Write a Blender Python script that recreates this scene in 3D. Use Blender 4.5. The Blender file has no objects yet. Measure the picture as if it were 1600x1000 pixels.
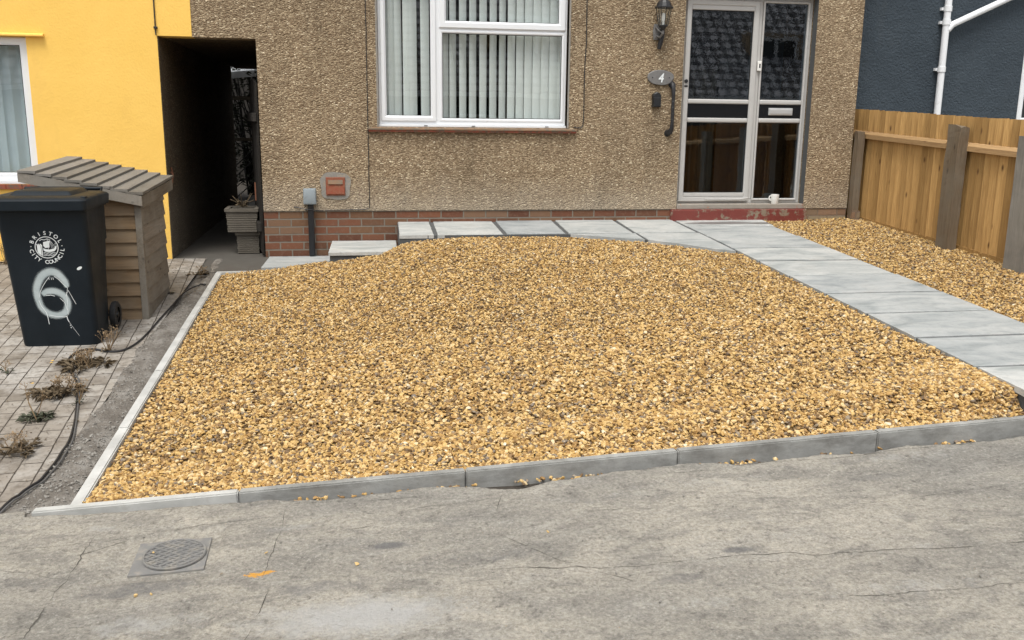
import bpy, bmesh, math, random
import numpy as np
from mathutils import Vector, Matrix
from mathutils import noise as mnoise
random.seed(7); RNG = np.random.default_rng(11)
R_ = math.radians
sc = bpy.context.scene
COL = sc.collection

# ------------------------------------------------------------------ camera
CAM_P, CAM_R, CAM_Y = 0.215976, 0.011439, 0.173398
cp, sp = math.cos(CAM_P), math.sin(CAM_P); cr, sr = math.cos(CAM_R), math.sin(CAM_R); cy, sy = math.cos(CAM_Y), math.sin(CAM_Y)
fw = Vector((sy*cp, cy*cp, -sp)); rt = Vector((cy, -sy, 0)); up = rt.cross(fw)
r2 = cr*rt + sr*up; u2 = -sr*rt + cr*up
cam = bpy.data.cameras.new('camera'); co = bpy.data.objects.new('camera', cam); COL.objects.link(co)
m3 = Matrix((r2, u2, -fw)).transposed()
co.matrix_world = Matrix.Translation((0, -9.15, 1.3469)) @ m3.to_4x4()
cam.sensor_width = 36; cam.lens = 36*1429.9/1600; cam.clip_end = 500; cam.clip_start = 0.05
sc.camera = co

# ------------------------------------------------------------------ light
SUN_EL, SUN_AZ = R_(66), R_(205)        # azimuth clockwise from +y: behind the camera, a little to the left
w = bpy.data.worlds.new('World'); sc.world = w; w.use_nodes = True
wn = w.node_tree.nodes; wl = w.node_tree.links
bg = wn['Background']; sky = wn.new('ShaderNodeTexSky'); sky.sky_type = 'NISHITA'; sky.sun_disc = False
sky.sun_elevation = SUN_EL; sky.sun_rotation = SUN_AZ; sky.dust_density = 3; sky.air_density = 1.0
hs = wn.new('ShaderNodeHueSaturation'); hs.inputs['Saturation'].default_value = 0.12
wl.new(sky.outputs[0], hs.inputs['Color']); wl.new(hs.outputs[0], bg.inputs['Color'])
bg.inputs['Strength'].default_value = 0.15
sun = bpy.data.lights.new('sun', 'SUN'); sun.energy = 1.5; sun.angle = R_(22); sun.color = (1, 0.965, 0.90)
so = bpy.data.objects.new('sun', sun); COL.objects.link(so)
sd = Vector((math.sin(SUN_AZ)*math.cos(SUN_EL), math.cos(SUN_AZ)*math.cos(SUN_EL), math.sin(SUN_EL)))
so.rotation_euler = sd.to_track_quat('Z', 'Y').to_euler()
sc.view_settings.view_transform = 'Standard'; sc.view_settings.look = 'None'; sc.view_settings.gamma = 1
sc.view_settings.exposure = 0.55

# ------------------------------------------------------------------ node helper
class N:
    def __init__(s, name, rough=0.8, metal=0.0, spec=0.5):
        s.m = bpy.data.materials.new(name); s.m.use_nodes = True
        s.n = s.m.node_tree.nodes; s.l = s.m.node_tree.links
        s.b = s.n['Principled BSDF']; s.out = s.n['Material Output']
        s.b.inputs['Roughness'].default_value = rough; s.b.inputs['Metallic'].default_value = metal
        s.b.inputs['Specular IOR Level'].default_value = spec
        s.tc = s.n.new('ShaderNodeTexCoord').outputs['Object']
    def mk(s, t, **k):
        nd = s.n.new(t)
        for a, v in k.items(): setattr(nd, a, v)
        return nd
    def put(s, inp, v):
        if isinstance(v, (int, float)): inp.default_value = v
        elif isinstance(v, tuple): inp.default_value = v if len(v) == 4 or inp.type == 'VECTOR' else (*v, 1)
        else: s.l.new(v, inp)
    def vec(s, scale=(1, 1, 1), rot=(0, 0, 0), loc=(0, 0, 0), src=None):
        nd = s.mk('ShaderNodeMapping'); s.l.new(src or s.tc, nd.inputs[0])
        nd.inputs['Scale'].default_value = scale; nd.inputs['Rotation'].default_value = rot; nd.inputs['Location'].default_value = loc
        return nd.outputs[0]
    def noise(s, scale, detail=4, rough=0.55, v=None, dist=0, out='Fac'):
        nd = s.mk('ShaderNodeTexNoise'); s.l.new(v or s.tc, nd.inputs['Vector'])
        nd.inputs['Scale'].default_value = scale; nd.inputs['Detail'].default_value = detail
        nd.inputs['Roughness'].default_value = rough; nd.inputs['Distortion'].default_value = dist
        return nd.outputs[out]
    def vor(s, scale, v=None, feature='F1', out='Distance', rnd=1):
        nd = s.mk('ShaderNodeTexVoronoi', feature=feature); s.l.new(v or s.tc, nd.inputs['Vector'])
        nd.inputs['Scale'].default_value = scale; nd.inputs['Randomness'].default_value = rnd
        return nd.outputs[out]
    def ramp(s, f, stops, interp='LINEAR'):
        nd = s.mk('ShaderNodeValToRGB'); s.l.new(f, nd.inputs[0]); e = nd.color_ramp.elements; nd.color_ramp.interpolation = interp
        while len(e) < len(stops): e.new(0.5)
        for i, (p, c) in enumerate(stops):
            e[i].position = p; c = (c, c, c) if isinstance(c, (int, float)) else c; e[i].color = (*c, 1)
        return nd.outputs[0]
    def math(s, op, a, b=0.0, c=None):
        nd = s.mk('ShaderNodeMath', operation=op); s.put(nd.inputs[0], a); s.put(nd.inputs[1], b)
        if c is not None: s.put(nd.inputs[2], c)
        return nd.outputs[0]
    def mix(s, f, a, b, blend='MIX'):
        nd = s.mk('ShaderNodeMix', data_type='RGBA', blend_type=blend)
        s.put(nd.inputs[0], f); s.put(nd.inputs[6], a); s.put(nd.inputs[7], b); return nd.outputs[2]
    def sep(s, v=None):
        nd = s.mk('ShaderNodeSeparateXYZ'); s.l.new(v or s.tc, nd.inputs[0]); return nd.outputs
    def comb(s, x, y, z):
        nd = s.mk('ShaderNodeCombineXYZ'); s.put(nd.inputs[0], x); s.put(nd.inputs[1], y); s.put(nd.inputs[2], z); return nd.outputs[0]
    def bump(s, h, strength=0.5, dist=0.01, prev=None):
        nd = s.mk('ShaderNodeBump'); s.l.new(h, nd.inputs['Height']); nd.inputs['Strength'].default_value = strength
        nd.inputs['Distance'].default_value = dist
        if prev: s.l.new(prev, nd.inputs['Normal'])
        return nd.outputs[0]
    def fin(s, col=None, normal=None, rough=None):
        if col is not None: s.put(s.b.inputs['Base Color'], col)
        if normal is not None: s.l.new(normal, s.b.inputs['Normal'])
        if rough is not None: s.put(s.b.inputs['Roughness'], rough)
        return s.m

def plain(name, c, rough=0.6, metal=0, var=0.12, scale=6, bump=0.15, bscale=80, bd=0.002, dirt=None, dirt_amt=(0.55, 0.75)):
    n = N(name, rough, metal)
    f = n.noise(scale, 5)
    col = n.mix(f, tuple(x*(1-var) for x in c), tuple(min(1, x*(1+var)) for x in c))
    if dirt:
        col = n.mix(n.ramp(n.noise(scale*1.7+1.3, 7, 0.65), [(dirt_amt[0], 0), (dirt_amt[1], 1)]), col, dirt)
    return n.fin(col, n.bump(n.noise(bscale, 4), bump, bd))

M = {}
# pebbledash: brown stones thrown on mortar
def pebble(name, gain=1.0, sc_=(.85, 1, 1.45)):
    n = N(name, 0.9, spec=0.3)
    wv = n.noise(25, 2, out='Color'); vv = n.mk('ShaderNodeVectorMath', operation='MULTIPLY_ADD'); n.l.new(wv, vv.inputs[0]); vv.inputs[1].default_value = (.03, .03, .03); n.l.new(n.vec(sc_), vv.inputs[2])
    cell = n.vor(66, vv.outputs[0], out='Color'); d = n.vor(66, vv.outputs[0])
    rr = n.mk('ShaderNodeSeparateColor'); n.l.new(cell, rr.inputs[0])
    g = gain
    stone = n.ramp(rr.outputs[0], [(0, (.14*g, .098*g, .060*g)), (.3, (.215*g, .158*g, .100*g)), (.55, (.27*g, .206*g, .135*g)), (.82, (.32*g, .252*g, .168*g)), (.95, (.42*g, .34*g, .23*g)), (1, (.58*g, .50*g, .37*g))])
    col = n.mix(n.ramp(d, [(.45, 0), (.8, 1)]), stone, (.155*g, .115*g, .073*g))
    big = n.ramp(n.noise(1.1, 6, .6, n.vec((1, 1, .6))), [(.3, (.80, .79, .77)), (.7, (1.14, 1.12, 1.08))])
    col = n.mix(1, col, big, 'MULTIPLY')
    st = n.ramp(n.noise(1, 6, .62, n.vec((3.2, 3, .55))), [(.50, 1), (.74, .80)]); col = n.mix(1, col, st, 'MULTIPLY')
    zz = n.math('ADD', n.sep()[2], n.math('MULTIPLY', n.noise(4, 5), .35))
    col = n.mix(n.ramp(zz, [(.62, .32), (.98, 0)]), col, (.36*g, .325*g, .27*g))
    bi = n.noise(160, 3)
    h = n.math('SUBTRACT', n.math('MULTIPLY', n.math('SUBTRACT', 1, d), 1), n.math('MULTIPLY', bi, .3))
    return n.fin(col, n.bump(h, 1.0, .012))
M['pebble'] = pebble('pebbledash', 1.42)
M['pebble_shaded'] = pebble('pebbledash_shaded', .6)  # darker copy of the pebbledash, passage shade put into its colour

def brick(name, c1, c2, mortar, axis='x', moss=True):
    n = N(name, .88)
    s = n.sep()
    v = n.comb(s[0] if axis == 'x' else s[1], s[2], 0)
    vw = n.mk('ShaderNodeVectorMath', operation='MULTIPLY_ADD'); n.l.new(n.noise(9, 4, out='Color'), vw.inputs[0]); vw.inputs[1].default_value = (.009, .006, 0); n.l.new(v, vw.inputs[2])
    b = n.mk('ShaderNodeTexBrick'); n.l.new(vw.outputs[0], b.inputs['Vector'])
    b.inputs['Scale'].default_value = 1; b.inputs['Brick Width'].default_value = .225; b.inputs['Row Height'].default_value = .075
    b.inputs['Mortar Size'].default_value = .0075; b.inputs['Mortar Smooth'].default_value = .25; b.inputs['Bias'].default_value = 0
    b.inputs['Color1'].default_value = (0, 0, 0, 1); b.inputs['Color2'].default_value = (1, 1, 1, 1); b.inputs['Mortar'].default_value = (.5, .5, .5, 1)
    bc = n.ramp(b.outputs['Color'], [(0, c1), (.35, c2), (.6, tuple(x*.8 for x in c1)), (.85, (c2[0]*.9, c2[1]*1.2, c2[2]*1.2)), (1, (.20, .12, .075))])
    bc = n.mix(n.ramp(n.noise(24, 5, .7), [(.50, 0), (.66, .5)]), bc, (.20, .12, .08))
    col = n.mix(b.outputs['Fac'], bc, n.mix(n.noise(14, 3), mortar, tuple(x*.6 for x in mortar)))
    col = n.mix(n.ramp(n.noise(4, 6, .7, n.vec((1, 1, 2))), [(.55, 0), (.75, .5)]), col, (.10, .08, .06))
    h = n.math('SUBTRACT', n.math('MULTIPLY', n.noise(70, 4), .35), b.outputs['Fac'])
    return n.fin(col, n.bump(h, .9, .008))
M['brick'] = brick('red_brick', (.135, .050, .026), (.19, .075, .038), (.25, .215, .17))
M['brick_old'] = brick('old_brick', (.28, .17, .10), (.34, .22, .14), (.27, .20, .14))

def render_paint(name, c, c2, bs=130, bstr=.5, stain=None, bd=.004):
    n = N(name, .82, spec=.35)
    col = n.mix(n.ramp(n.noise(1.6, 7, .6), [(.3, 0), (.7, 1)]), c, c2)
    if stain: col = n.mix(n.ramp(n.noise(2.3, 8, .7, n.vec((1, 1, .35), loc=(3, 1, 2))), [(.56, 0), (.8, .35)]), col, stain)
    h = n.math('ADD', n.noise(bs, 5, .6), n.math('MULTIPLY', n.noise(bs*.22, 3), .7))
    return n.fin(col, n.bump(h, bstr, bd))
M['yellow'] = render_paint('yellow_masonry_paint', (.91, .57, .125), (.97, .62, .150), 55, .7, (.70, .42, .11))
M['slate_blue'] = render_paint('dark_blue_render', (.038, .052, .066), (.055, .073, .090), 42, 1.0, (.085, .098, .105), .022)

M['upvc'] = plain('white_upvc', (.80, .82, .84), .28, var=.03, bump=.03, dirt=(.62, .62, .58), dirt_amt=(.62, .85))
M['alu'] = plain('grey_aluminium', (.50, .49, .47), .42, metal=.0, var=.06, bump=.05, dirt=(.36, .34, .31), dirt_amt=(.6, .85))
M['seal'] = plain('black_rubber_seal', (.012, .012, .013), .5)
M['panel_black'] = plain('black_door_panel', (.008, .009, .011), .22, bump=.02)
M['chrome'] = plain('satin_chrome', (.75, .75, .74), .3, .6, var=.04)
M['black_iron'] = plain('black_painted_iron', (.018, .018, .02), .45, var=.3)
M['black_plastic'] = plain('black_plastic', (.014, .015, .017), .4, var=.2)
M['white_plastic'] = plain('white_pipe_plastic', (.82, .84, .86), .35, var=.03, dirt=(.55, .56, .55), dirt_amt=(.6, .8))
M['grey_plastic'] = plain('grey_plastic', (.27, .31, .33), .5, var=.08, dirt=(.2, .22, .22))
M['terracotta'] = plain('terracotta', (.26, .066, .032), .75, var=.25, scale=20, dirt=(.24, .11, .06), dirt_amt=(.45, .65))
M['cement'] = plain('cement_patch', (.26, .245, .22), .9, var=.25, scale=14, bump=.7, bscale=60, bd=.006, dirt=(.36, .30, .22), dirt_amt=(.5, .7))
M['mortar_dark'] = plain('pointing_mortar', (.085, .088, .088), .9, var=.2, bump=.5)  # dark joint mortar; its tone also stands in for shade on slab sides
M['sill_tile'] = plain('clay_sill_tile', (.25, .15, .085), .7, var=.2, scale=9, bump=.3, dirt=(.17, .14, .10), dirt_amt=(.45, .6))
M['sill_red'] = plain('clay_sill_edge', (.26, .065, .035), .7, var=.3, scale=16, dirt=(.13, .09, .06), dirt_amt=(.45, .6))
M['soil_dark'] = plain('dark_soil', (.05, .042, .033), .95, var=.4, scale=20, bump=1, bscale=40, bd=.02)
M['interior'] = plain('room_plaster', (.15, .16, .17), .9)
M['blind'] = plain('blind_fabric', (.86, .88, .86), .8, var=.05, bump=.1)
M['lead'] = plain('pale_net', (.55, .62, .66), .9, var=.1)
M['ceramic'] = plain('white_ceramic', (.85, .84, .80), .15, var=.02, bump=0)
M['cable'] = plain('black_cable', (.02, .02, .022), .5, var=.3)
M['cable_grey'] = plain('grey_cable', (.10, .10, .10), .5, var=.3)
M['rubber'] = plain('tyre_rubber', (.017, .017, .018), .7, var=.3)
M['rust'] = plain('rusty_steel', (.18, .07, .035), .8, var=.4, scale=30)
M['dry_leaf'] = plain('dry_leaf', (.13, .095, .055), .85, var=.5, scale=40)
M['dark_leaf'] = plain('dull_green_leaf', (.060, .066, .040), .8, var=.4, scale=40)
M['dry_stem'] = plain('dry_stem', (.26, .18, .10), .85, var=.3, scale=40)
M['petal'] = plain('yellow_petal', (.85, .5, .05), .7)
M['paint_white'] = plain('white_print', (.80, .84, .84), .5, var=.04, bump=0)
M['slate_plate'] = plain('slate_plate', (.17, .165, .16), .55, var=.35, scale=30, bump=.3, bscale=50)
M['roof_tile_far'] = plain('concrete_roof_tile', (.10, .085, .075), .8, var=.3)

# bin plastic
n = N('charcoal_bin_plastic', .42, spec=.22)
c = n.mix(n.ramp(n.noise(4, 6, .65), [(.35, 0), (.7, 1)]), (.008, .0125, .017), (.013, .019, .025))
c = n.mix(n.ramp(n.noise(7, 8, .75, n.vec((1, 1, .25))), [(.62, 0), (.80, .3)]), c, (.05, .058, .062))
M['bin'] = n.fin(c, n.bump(n.noise(300, 2), .12, .001), n.ramp(n.noise(5, 5), [(.3, .42), (.7, .58)]))

# spray paint with soft over-spray: paint density lives in a vertex attribute
n = N('white_spray_paint', .6)
at = n.mk('ShaderNodeAttribute', attribute_name='spray_amount')
tr = n.mk('ShaderNodeBsdfTransparent'); ms = n.mk('ShaderNodeMixShader')
f = n.math('ADD', at.outputs['Fac'], n.math('MULTIPLY', n.math('SUBTRACT', n.noise(130, 4, .7), .5), .35))
f = n.math('MULTIPLY', f, n.ramp(at.outputs['Fac'], [(0, 0), (.12, 1)]))
f = n.ramp(f, [(0, 0), (1, .95)])
n.fin(n.mix(n.noise(18, 4), (.34, .42, .44), (.62, .68, .68)))
n.l.new(f, ms.inputs[0]); n.l.new(tr.outputs[0], ms.inputs[1]); n.l.new(n.b.outputs[0], ms.inputs[2]); n.l.new(ms.outputs[0], n.out.inputs[0])
M['spray'] = n.m

# wood
def wood(name, a, b, dark, along='z', knots=True, rough=.75, fine=60, grey=None, stretch=.06, obj_rand=True):
    n = N(name, rough, spec=.3)
    at = n.mk('ShaderNodeAttribute', attribute_name='rnd')
    k = {'x': 0, 'y': 1, 'z': 2}[along]
    scl = [1, 1, 1]; scl[k] = stretch
    off = n.mk('ShaderNodeVectorMath', operation='ADD'); n.l.new(n.tc, off.inputs[0])
    sh = n.comb(n.math('MULTIPLY', at.outputs['Fac'], 37), n.math('MULTIPLY', at.outputs['Fac'], 17), n.math('MULTIPLY', at.outputs['Fac'], 71)); n.l.new(sh, off.inputs[1])
    v = n.vec(tuple(scl), src=off.outputs[0])
    g = n.noise(fine, 5, .6, v, 1.2)
    col = n.mix(n.ramp(g, [(.3, 0), (.7, 1)]), a, b)
    tone = n.ramp(at.outputs['Fac'], [(0, (.70, .68, .64)), (1, (1.18, 1.18, 1.2))])
    col = n.mix(1, col, tone, 'MULTIPLY')
    if knots:
        s2 = [11, 11, 11]; s2[k] = 4.2
        kd = n.vor(1, n.vec(tuple(s2), src=off.outputs[0]))
        col = n.mix(n.ramp(kd, [(.055, .95), (.16, 0)]), col, dark)
    col = n.mix(n.ramp(n.noise(fine*.35, 5, .7, v), [(.55, 0), (.8, .55)]), col, dark)
    if grey: col = n.mix(n.ramp(n.noise(2.4, 6, .65, off.outputs[0]), [(.4, 0), (.65, .8)]), col, grey)
    return n.fin(col, n.bump(g, .35, .003))
M['fence_wood'] = wood('golden_fence_board', (.37, .215, .075), (.55, .34, .13), (.12, .06, .022))
M['rail_wood'] = wood('fence_rail', (.36, .225, .105), (.48, .315, .155), (.20, .10, .05), 'y')
M['post_old'] = wood('weathered_post', (.11, .080, .050), (.21, .160, .105), (.03, .022, .014), grey=(.19, .16, .12))
M['post_grey'] = wood('grey_post', (.19, .18, .155), (.27, .255, .225), (.12, .11, .10), knots=False, grey=(.15, .145, .135))
M['shed_board_front'] = wood('shed_board', (.19, .125, .068), (.30, .205, .118), (.05, .03, .016), 'x', grey=(.21, .165, .115))
M['shed_board_side'] = wood('shed_board_grey', (.15, .128, .10), (.25, .22, .18), (.05, .04, .03), 'y', grey=(.25, .235, .205))
M['shed_roof'] = wood('shed_roof_board', (.16, .148, .13), (.25, .235, .21), (.07, .06, .05), 'y', grey=(.20, .188, .165))
M['dark_wood'] = wood('dark_gate_wood', (.020, .018, .016), (.045, .04, .034), (.01, .009, .008))

# path slab
n = N('grey_sandstone_slab', .72, spec=.35)
at = n.mk('ShaderNodeAttribute', attribute_name='rnd')
off = n.mk('ShaderNodeVectorMath', operation='ADD'); n.l.new(n.tc, off.inputs[0]); n.l.new(n.comb(n.math('MULTIPLY', at.outputs['Fac'], 31), n.math('MULTIPLY', at.outputs['Fac'], 13), 0), off.inputs[1])
g = n.noise(2.2, 7, .62, n.vec((1, 2.6, 1), (0, 0, .25), src=off.outputs[0]), .8)
c = n.ramp(g, [(.28, (.235, .255, .25)), (.42, (.345, .362, .358)), (.54, (.43, .44, .43)), (.72, (.51, .51, .49))])
c = n.mix(n.ramp(n.noise(3.5, 5, .6, n.vec((1, 1.5, 1), src=off.outputs[0], loc=(5, 5, 0))), [(.58, 0), (.75, .35)]), c, (.41, .37, .32))
c = n.mix(n.ramp(n.noise(26, 7, .7), [(.50, 0), (.72, .35)]), c, (.19, .20, .20))
c = n.mix(1, c, n.ramp(at.outputs['Fac'], [(0, (.80, .82, .84)), (.5, (.97, .97, .96)), (1, (1.12, 1.11, 1.09))]), 'MULTIPLY')
# damp patch by the door
s = n.sep()
dd = n.math('ADD', n.math('POWER', n.math('DIVIDE', n.math('SUBTRACT', s[0], 3.72), .36), 2), n.math('POWER', n.math('DIVIDE', n.math('SUBTRACT', s[1], -.22), .075), 2))
dd2 = n.math('ADD', n.math('POWER', n.math('DIVIDE', n.math('SUBTRACT', s[0], 4.18), .17), 2), n.math('POWER', n.math('DIVIDE', n.math('SUBTRACT', s[1], -.25), .06), 2))
dm = n.math('ADD', n.math('MINIMUM', dd, dd2), n.math('MULTIPLY', n.math('SUBTRACT', n.noise(9, 4), .5), .9))
dm = n.math('MULTIPLY', dm, .5)
c = n.mix(n.ramp(dm, [(.42, .75), (.60, 0)]), c, (.11, .11, .108))
M['slab'] = n.fin(c, n.bump(n.math('ADD', g, n.math('MULTIPLY', n.noise(30, 6, .65), .5)), .7, .009), n.ramp(dm, [(.42, .35), (.6, .72)]))

# precast kerb
n = N('precast_concrete_kerb', .85)
c = n.mix(n.ramp(n.noise(5, 6, .6), [(.35, 0), (.7, 1)]), (.265, .265, .25), (.38, .38, .362))
c = n.mix(n.ramp(n.noise(220, 2), [(.62, 0), (.7, .5)]), c, (.14, .14, .14))
geo = n.mk('ShaderNodeNewGeometry'); 
z = n.sep(geo.outputs['Normal'])
c = n.mix(n.ramp(n.noise(6, 7, .72, n.vec((1, 1, 2.5))), [(.44, 0), (.66, .75)]), c, (.15, .145, .132))
c = n.mix(n.ramp(n.noise(13, 6, .7), [(.56, 0), (.72, .5)]), c, (.30, .30, .28))
M['kerb'] = n.fin(c, n.bump(n.noise(120, 4), .35, .003))
n = N('pale_kerb_concrete', .85)
c = n.mix(n.ramp(n.noise(6, 6, .6), [(.35, 0), (.7, 1)]), (.40, .40, .38), (.56, .56, .535))
c = n.mix(n.ramp(n.noise(16, 7, .7), [(.56, 0), (.75, .6)]), c, (.33, .31, .28))
M['kerb_pale'] = n.fin(c, n.bump(n.noise(120, 4), .3, .003))

# pavement concrete
n = N('old_concrete_pavement', .9, spec=.25)
s = n.sep()
big = n.noise(.9, 6, .6, n.vec((1, 2.0, 1), (0, 0, .1)))
med = n.noise(4.5, 7, .68, n.vec((1, 1.9, 1), (0, 0, .15)), .5)
c = n.ramp(big, [(.30, (.245, .236, .215)), (.45, (.335, .314, .275)), (.60, (.445, .412, .352)), (.78, (.36, .342, .308))])
c = n.mix(n.ramp(med, [(.36, .65), (.53, 0)]), c, (.205, .196, .178))
c = n.mix(n.ramp(n.noise(2.6, 8, .72, n.vec((1, 2.2, 1), loc=(7, 3, 0)), .6), [(.54, 0), (.70, .60)]), c, (.46, .44, .40))
c = n.mix(n.ramp(n.noise(34, 6, .7), [(.55, 0), (.68, .75)]), c, (.42, .40, .36))
c = n.mix(n.ramp(n.noise(27, 7, .72, n.vec(loc=(2, 9, 0))), [(.56, 0), (.70, .75)]), c, (.115, .106, .095))
ag = n.vor(140, out='Color'); ags = n.mk('ShaderNodeSeparateColor'); n.l.new(ag, ags.inputs[0])
c = n.mix(n.ramp(ags.outputs[0], [(.93, 0), (.985, .4)]), c, (.50, .48, .44))
c = n.mix(n.ramp(ags.outputs[1], [(.92, 0), (.98, .3)]), c, (.12, .112, .10))
gr_ = n.noise(62, 9, .82)
c = n.mix(1, c, n.ramp(gr_, [(.36, (.66, .65, .63)), (.50, (1.0, 1.0, 1.0)), (.62, (1.32, 1.31, 1.28))]), 'MULTIPLY')
at = n.mk('ShaderNodeAttribute', attribute_name='stain'); st = n.mk('ShaderNodeSeparateColor'); n.l.new(at.outputs['Color'], st.inputs[0])
wob = n.math('MULTIPLY', n.math('SUBTRACT', n.noise(16, 7, .72), .5), 1.1)
c = n.mix(n.ramp(n.math('ADD', st.outputs[0], wob), [(.30, 0), (.75, .8)]), c, (.50, .495, .48))
c = n.mix(n.ramp(n.math('ADD', st.outputs[1], wob), [(.30, 0), (.75, .75)]), c, (.15, .148, .15))
c = n.mix(n.ramp(n.math('ADD', st.outputs[2], n.math('MULTIPLY', n.math('SUBTRACT', n.noise(55, 7, .75), .5), 2.6)), [(.45, 0), (.6, .95)]), c, (.75, .38, .07))
h = n.math('ADD', n.math('MULTIPLY', n.noise(48, 8, .78), 1.1), n.math('MULTIPLY', med, 1.0))
M['pavement'] = n.fin(c, n.bump(h, 1.0, .014))
M['crack'] = plain('crack_dirt', (.085, .077, .065), .95, var=.3)

# block paving on the left
n = N('concrete_block_paving', .9, spec=.25)
s = n.sep(n.vec((1, 1, 1), (0, 0, R_(-4))))
v = n.comb(s[1], s[0], 0)
vw = n.mk('ShaderNodeVectorMath', operation='MULTIPLY_ADD'); n.l.new(n.noise(7, 4, out='Color'), vw.inputs[0]); vw.inputs[1].default_value = (.016, .012, 0); n.l.new(v, vw.inputs[2])
b = n.mk('ShaderNodeTexBrick'); n.l.new(vw.outputs[0], b.inputs['Vector']); b.inputs['Scale'].default_value = 1
b.inputs['Brick Width'].default_value = .2; b.inputs['Row Height'].default_value = .1; b.inputs['Mortar Size'].default_value = .004; b.inputs['Mortar Smooth'].default_value = .3
b.inputs['Color1'].default_value = (0, 0, 0, 1); b.inputs['Color2'].default_value = (1, 1, 1, 1)
c = n.ramp(b.outputs['Color'], [(0, (.20, .175, .145)), (.5, (.26, .23, .195)), (1, (.32, .29, .25))])
c = n.mix(n.ramp(n.noise(2.4, 7, .62), [(.46, 0), (.62, .8)]), c, (.42, .40, .37))
c = n.mix(n.ramp(n.noise(20, 6, .7), [(.47, 0), (.68, .75)]), c, (.13, .11, .09))
jm = n.math('MULTIPLY', b.outputs['Fac'], n.ramp(n.noise(6, 5, .7), [(.30, .35), (.5, 1)]))
c = n.mix(jm, c, (.060, .050, .040))
M['blocks'] = n.fin(c, n.bump(n.math('SUBTRACT', n.math('MULTIPLY', n.noise(60, 4), .4), b.outputs['Fac']), .8, .008))

n = N('dusty_ground', .95, spec=.2)
c = n.ramp(n.noise(5, 7, .68, n.vec((1.6, 1, 1))), [(.3, (.12, .105, .09)), (.5, (.21, .19, .165)), (.68, (.34, .32, .29))])
c = n.mix(n.ramp(n.noise(60, 5, .7), [(.55, 0), (.7, .7)]), c, (.09, .08, .07))
M['dirt'] = n.fin(c, n.bump(n.noise(45, 7, .7), 1, .02))
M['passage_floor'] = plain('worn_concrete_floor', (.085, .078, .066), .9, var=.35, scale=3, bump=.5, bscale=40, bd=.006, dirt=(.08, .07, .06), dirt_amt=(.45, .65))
M['asphalt'] = plain('asphalt', (.055, .055, .055), .9, var=.2, bump=.6, bscale=120, bd=.005)

# gravel stones: a tint index per stone
n = N('golden_flint_gravel', .62, spec=.35)
at = n.mk('ShaderNodeAttribute', attribute_name='rnd')
at2 = n.mk('ShaderNodeAttribute', attribute_name='rnd2')
c = n.ramp(at.outputs['Fac'], [(0, (.09, .065, .045)), (.08, (.16, .105, .06)), (.2, (.30, .18, .07)), (.36, (.43, .255, .085)), (.55, (.55, .36, .125)), (.75, (.64, .445, .185)), (.94, (.68, .50, .25)), (.99, (.72, .60, .38)), (1, (.76, .68, .52))])
c = n.mix(n.ramp(n.noise(90, 4, .7), [(.45, 0), (.7, .55)]), c, (.30, .17, .06))
c = n.mix(n.ramp(at2.outputs['Fac'], [(.93, 0), (.95, .8)], 'LINEAR'), c, (.20, .175, .15))
M['gravel'] = n.fin(c, n.bump(n.noise(200, 3), .3, .002))
M['gravel_bed'] = plain('gravel_bed', (.22, .145, .065), .95, var=.5, scale=40, bump=1, bscale=60, bd=.02)

# red doorstep with worn paint
n = N('worn_red_step_paint', .6)
c = n.mix(n.noise(8, 4), (.15, .030, .022), (.21, .045, .034))
sx = n.sep()[0]
wear = n.math('ADD', n.noise(13, 8, .72), n.math('MULTIPLY', n.math('SUBTRACT', sx, 2.0), .05))
c = n.mix(n.ramp(wear, [(.535, 0), (.57, 1)]), c, n.mix(n.noise(30, 4), (.30, .22, .14), (.17, .15, .125)))
M['red_step'] = n.fin(c, n.bump(wear, .5, .005))

# glass
def glass(name, tint=(.93, .95, .945), wav=0.0, refl=1.0, rough=.0, wav_scale=12, dark=1.0, f0=.05):
    n = N(name)
    gl = n.mk('ShaderNodeBsdfGlossy'); gl.inputs['Roughness'].default_value = rough; gl.inputs['Color'].default_value = (refl, refl, refl, 1)
    tr = n.mk('ShaderNodeBsdfTransparent'); tr.inputs['Color'].default_value = (tint[0]*dark, tint[1]*dark, tint[2]*dark, 1)
    lw = n.mk('ShaderNodeLayerWeight'); lw.inputs['Blend'].default_value = .5; frv = n.math('MULTIPLY_ADD', n.math('POWER', lw.outputs['Facing'], 5), 1-f0, f0)
    ms = n.mk('ShaderNodeMixShader'); n.l.new(frv, ms.inputs[0]); n.l.new(tr.outputs[0], ms.inputs[1]); n.l.new(gl.outputs[0], ms.inputs[2])
    if wav:
        h = n.noise(wav_scale, 2, .5)
        bp = n.bump(h, wav, .02); n.l.new(bp, gl.inputs['Normal'])
    n.l.new(ms.outputs[0], n.out.inputs[0])
    return n.m
M['glass'] = glass('window_glass', wav=.02, wav_scale=3)
M['door_glass'] = glass('door_glass', (.60, .66, .70), wav=.006, wav_scale=24, refl=.95, f0=.085)
M['lamp_glass'] = glass('lantern_glass')

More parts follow.
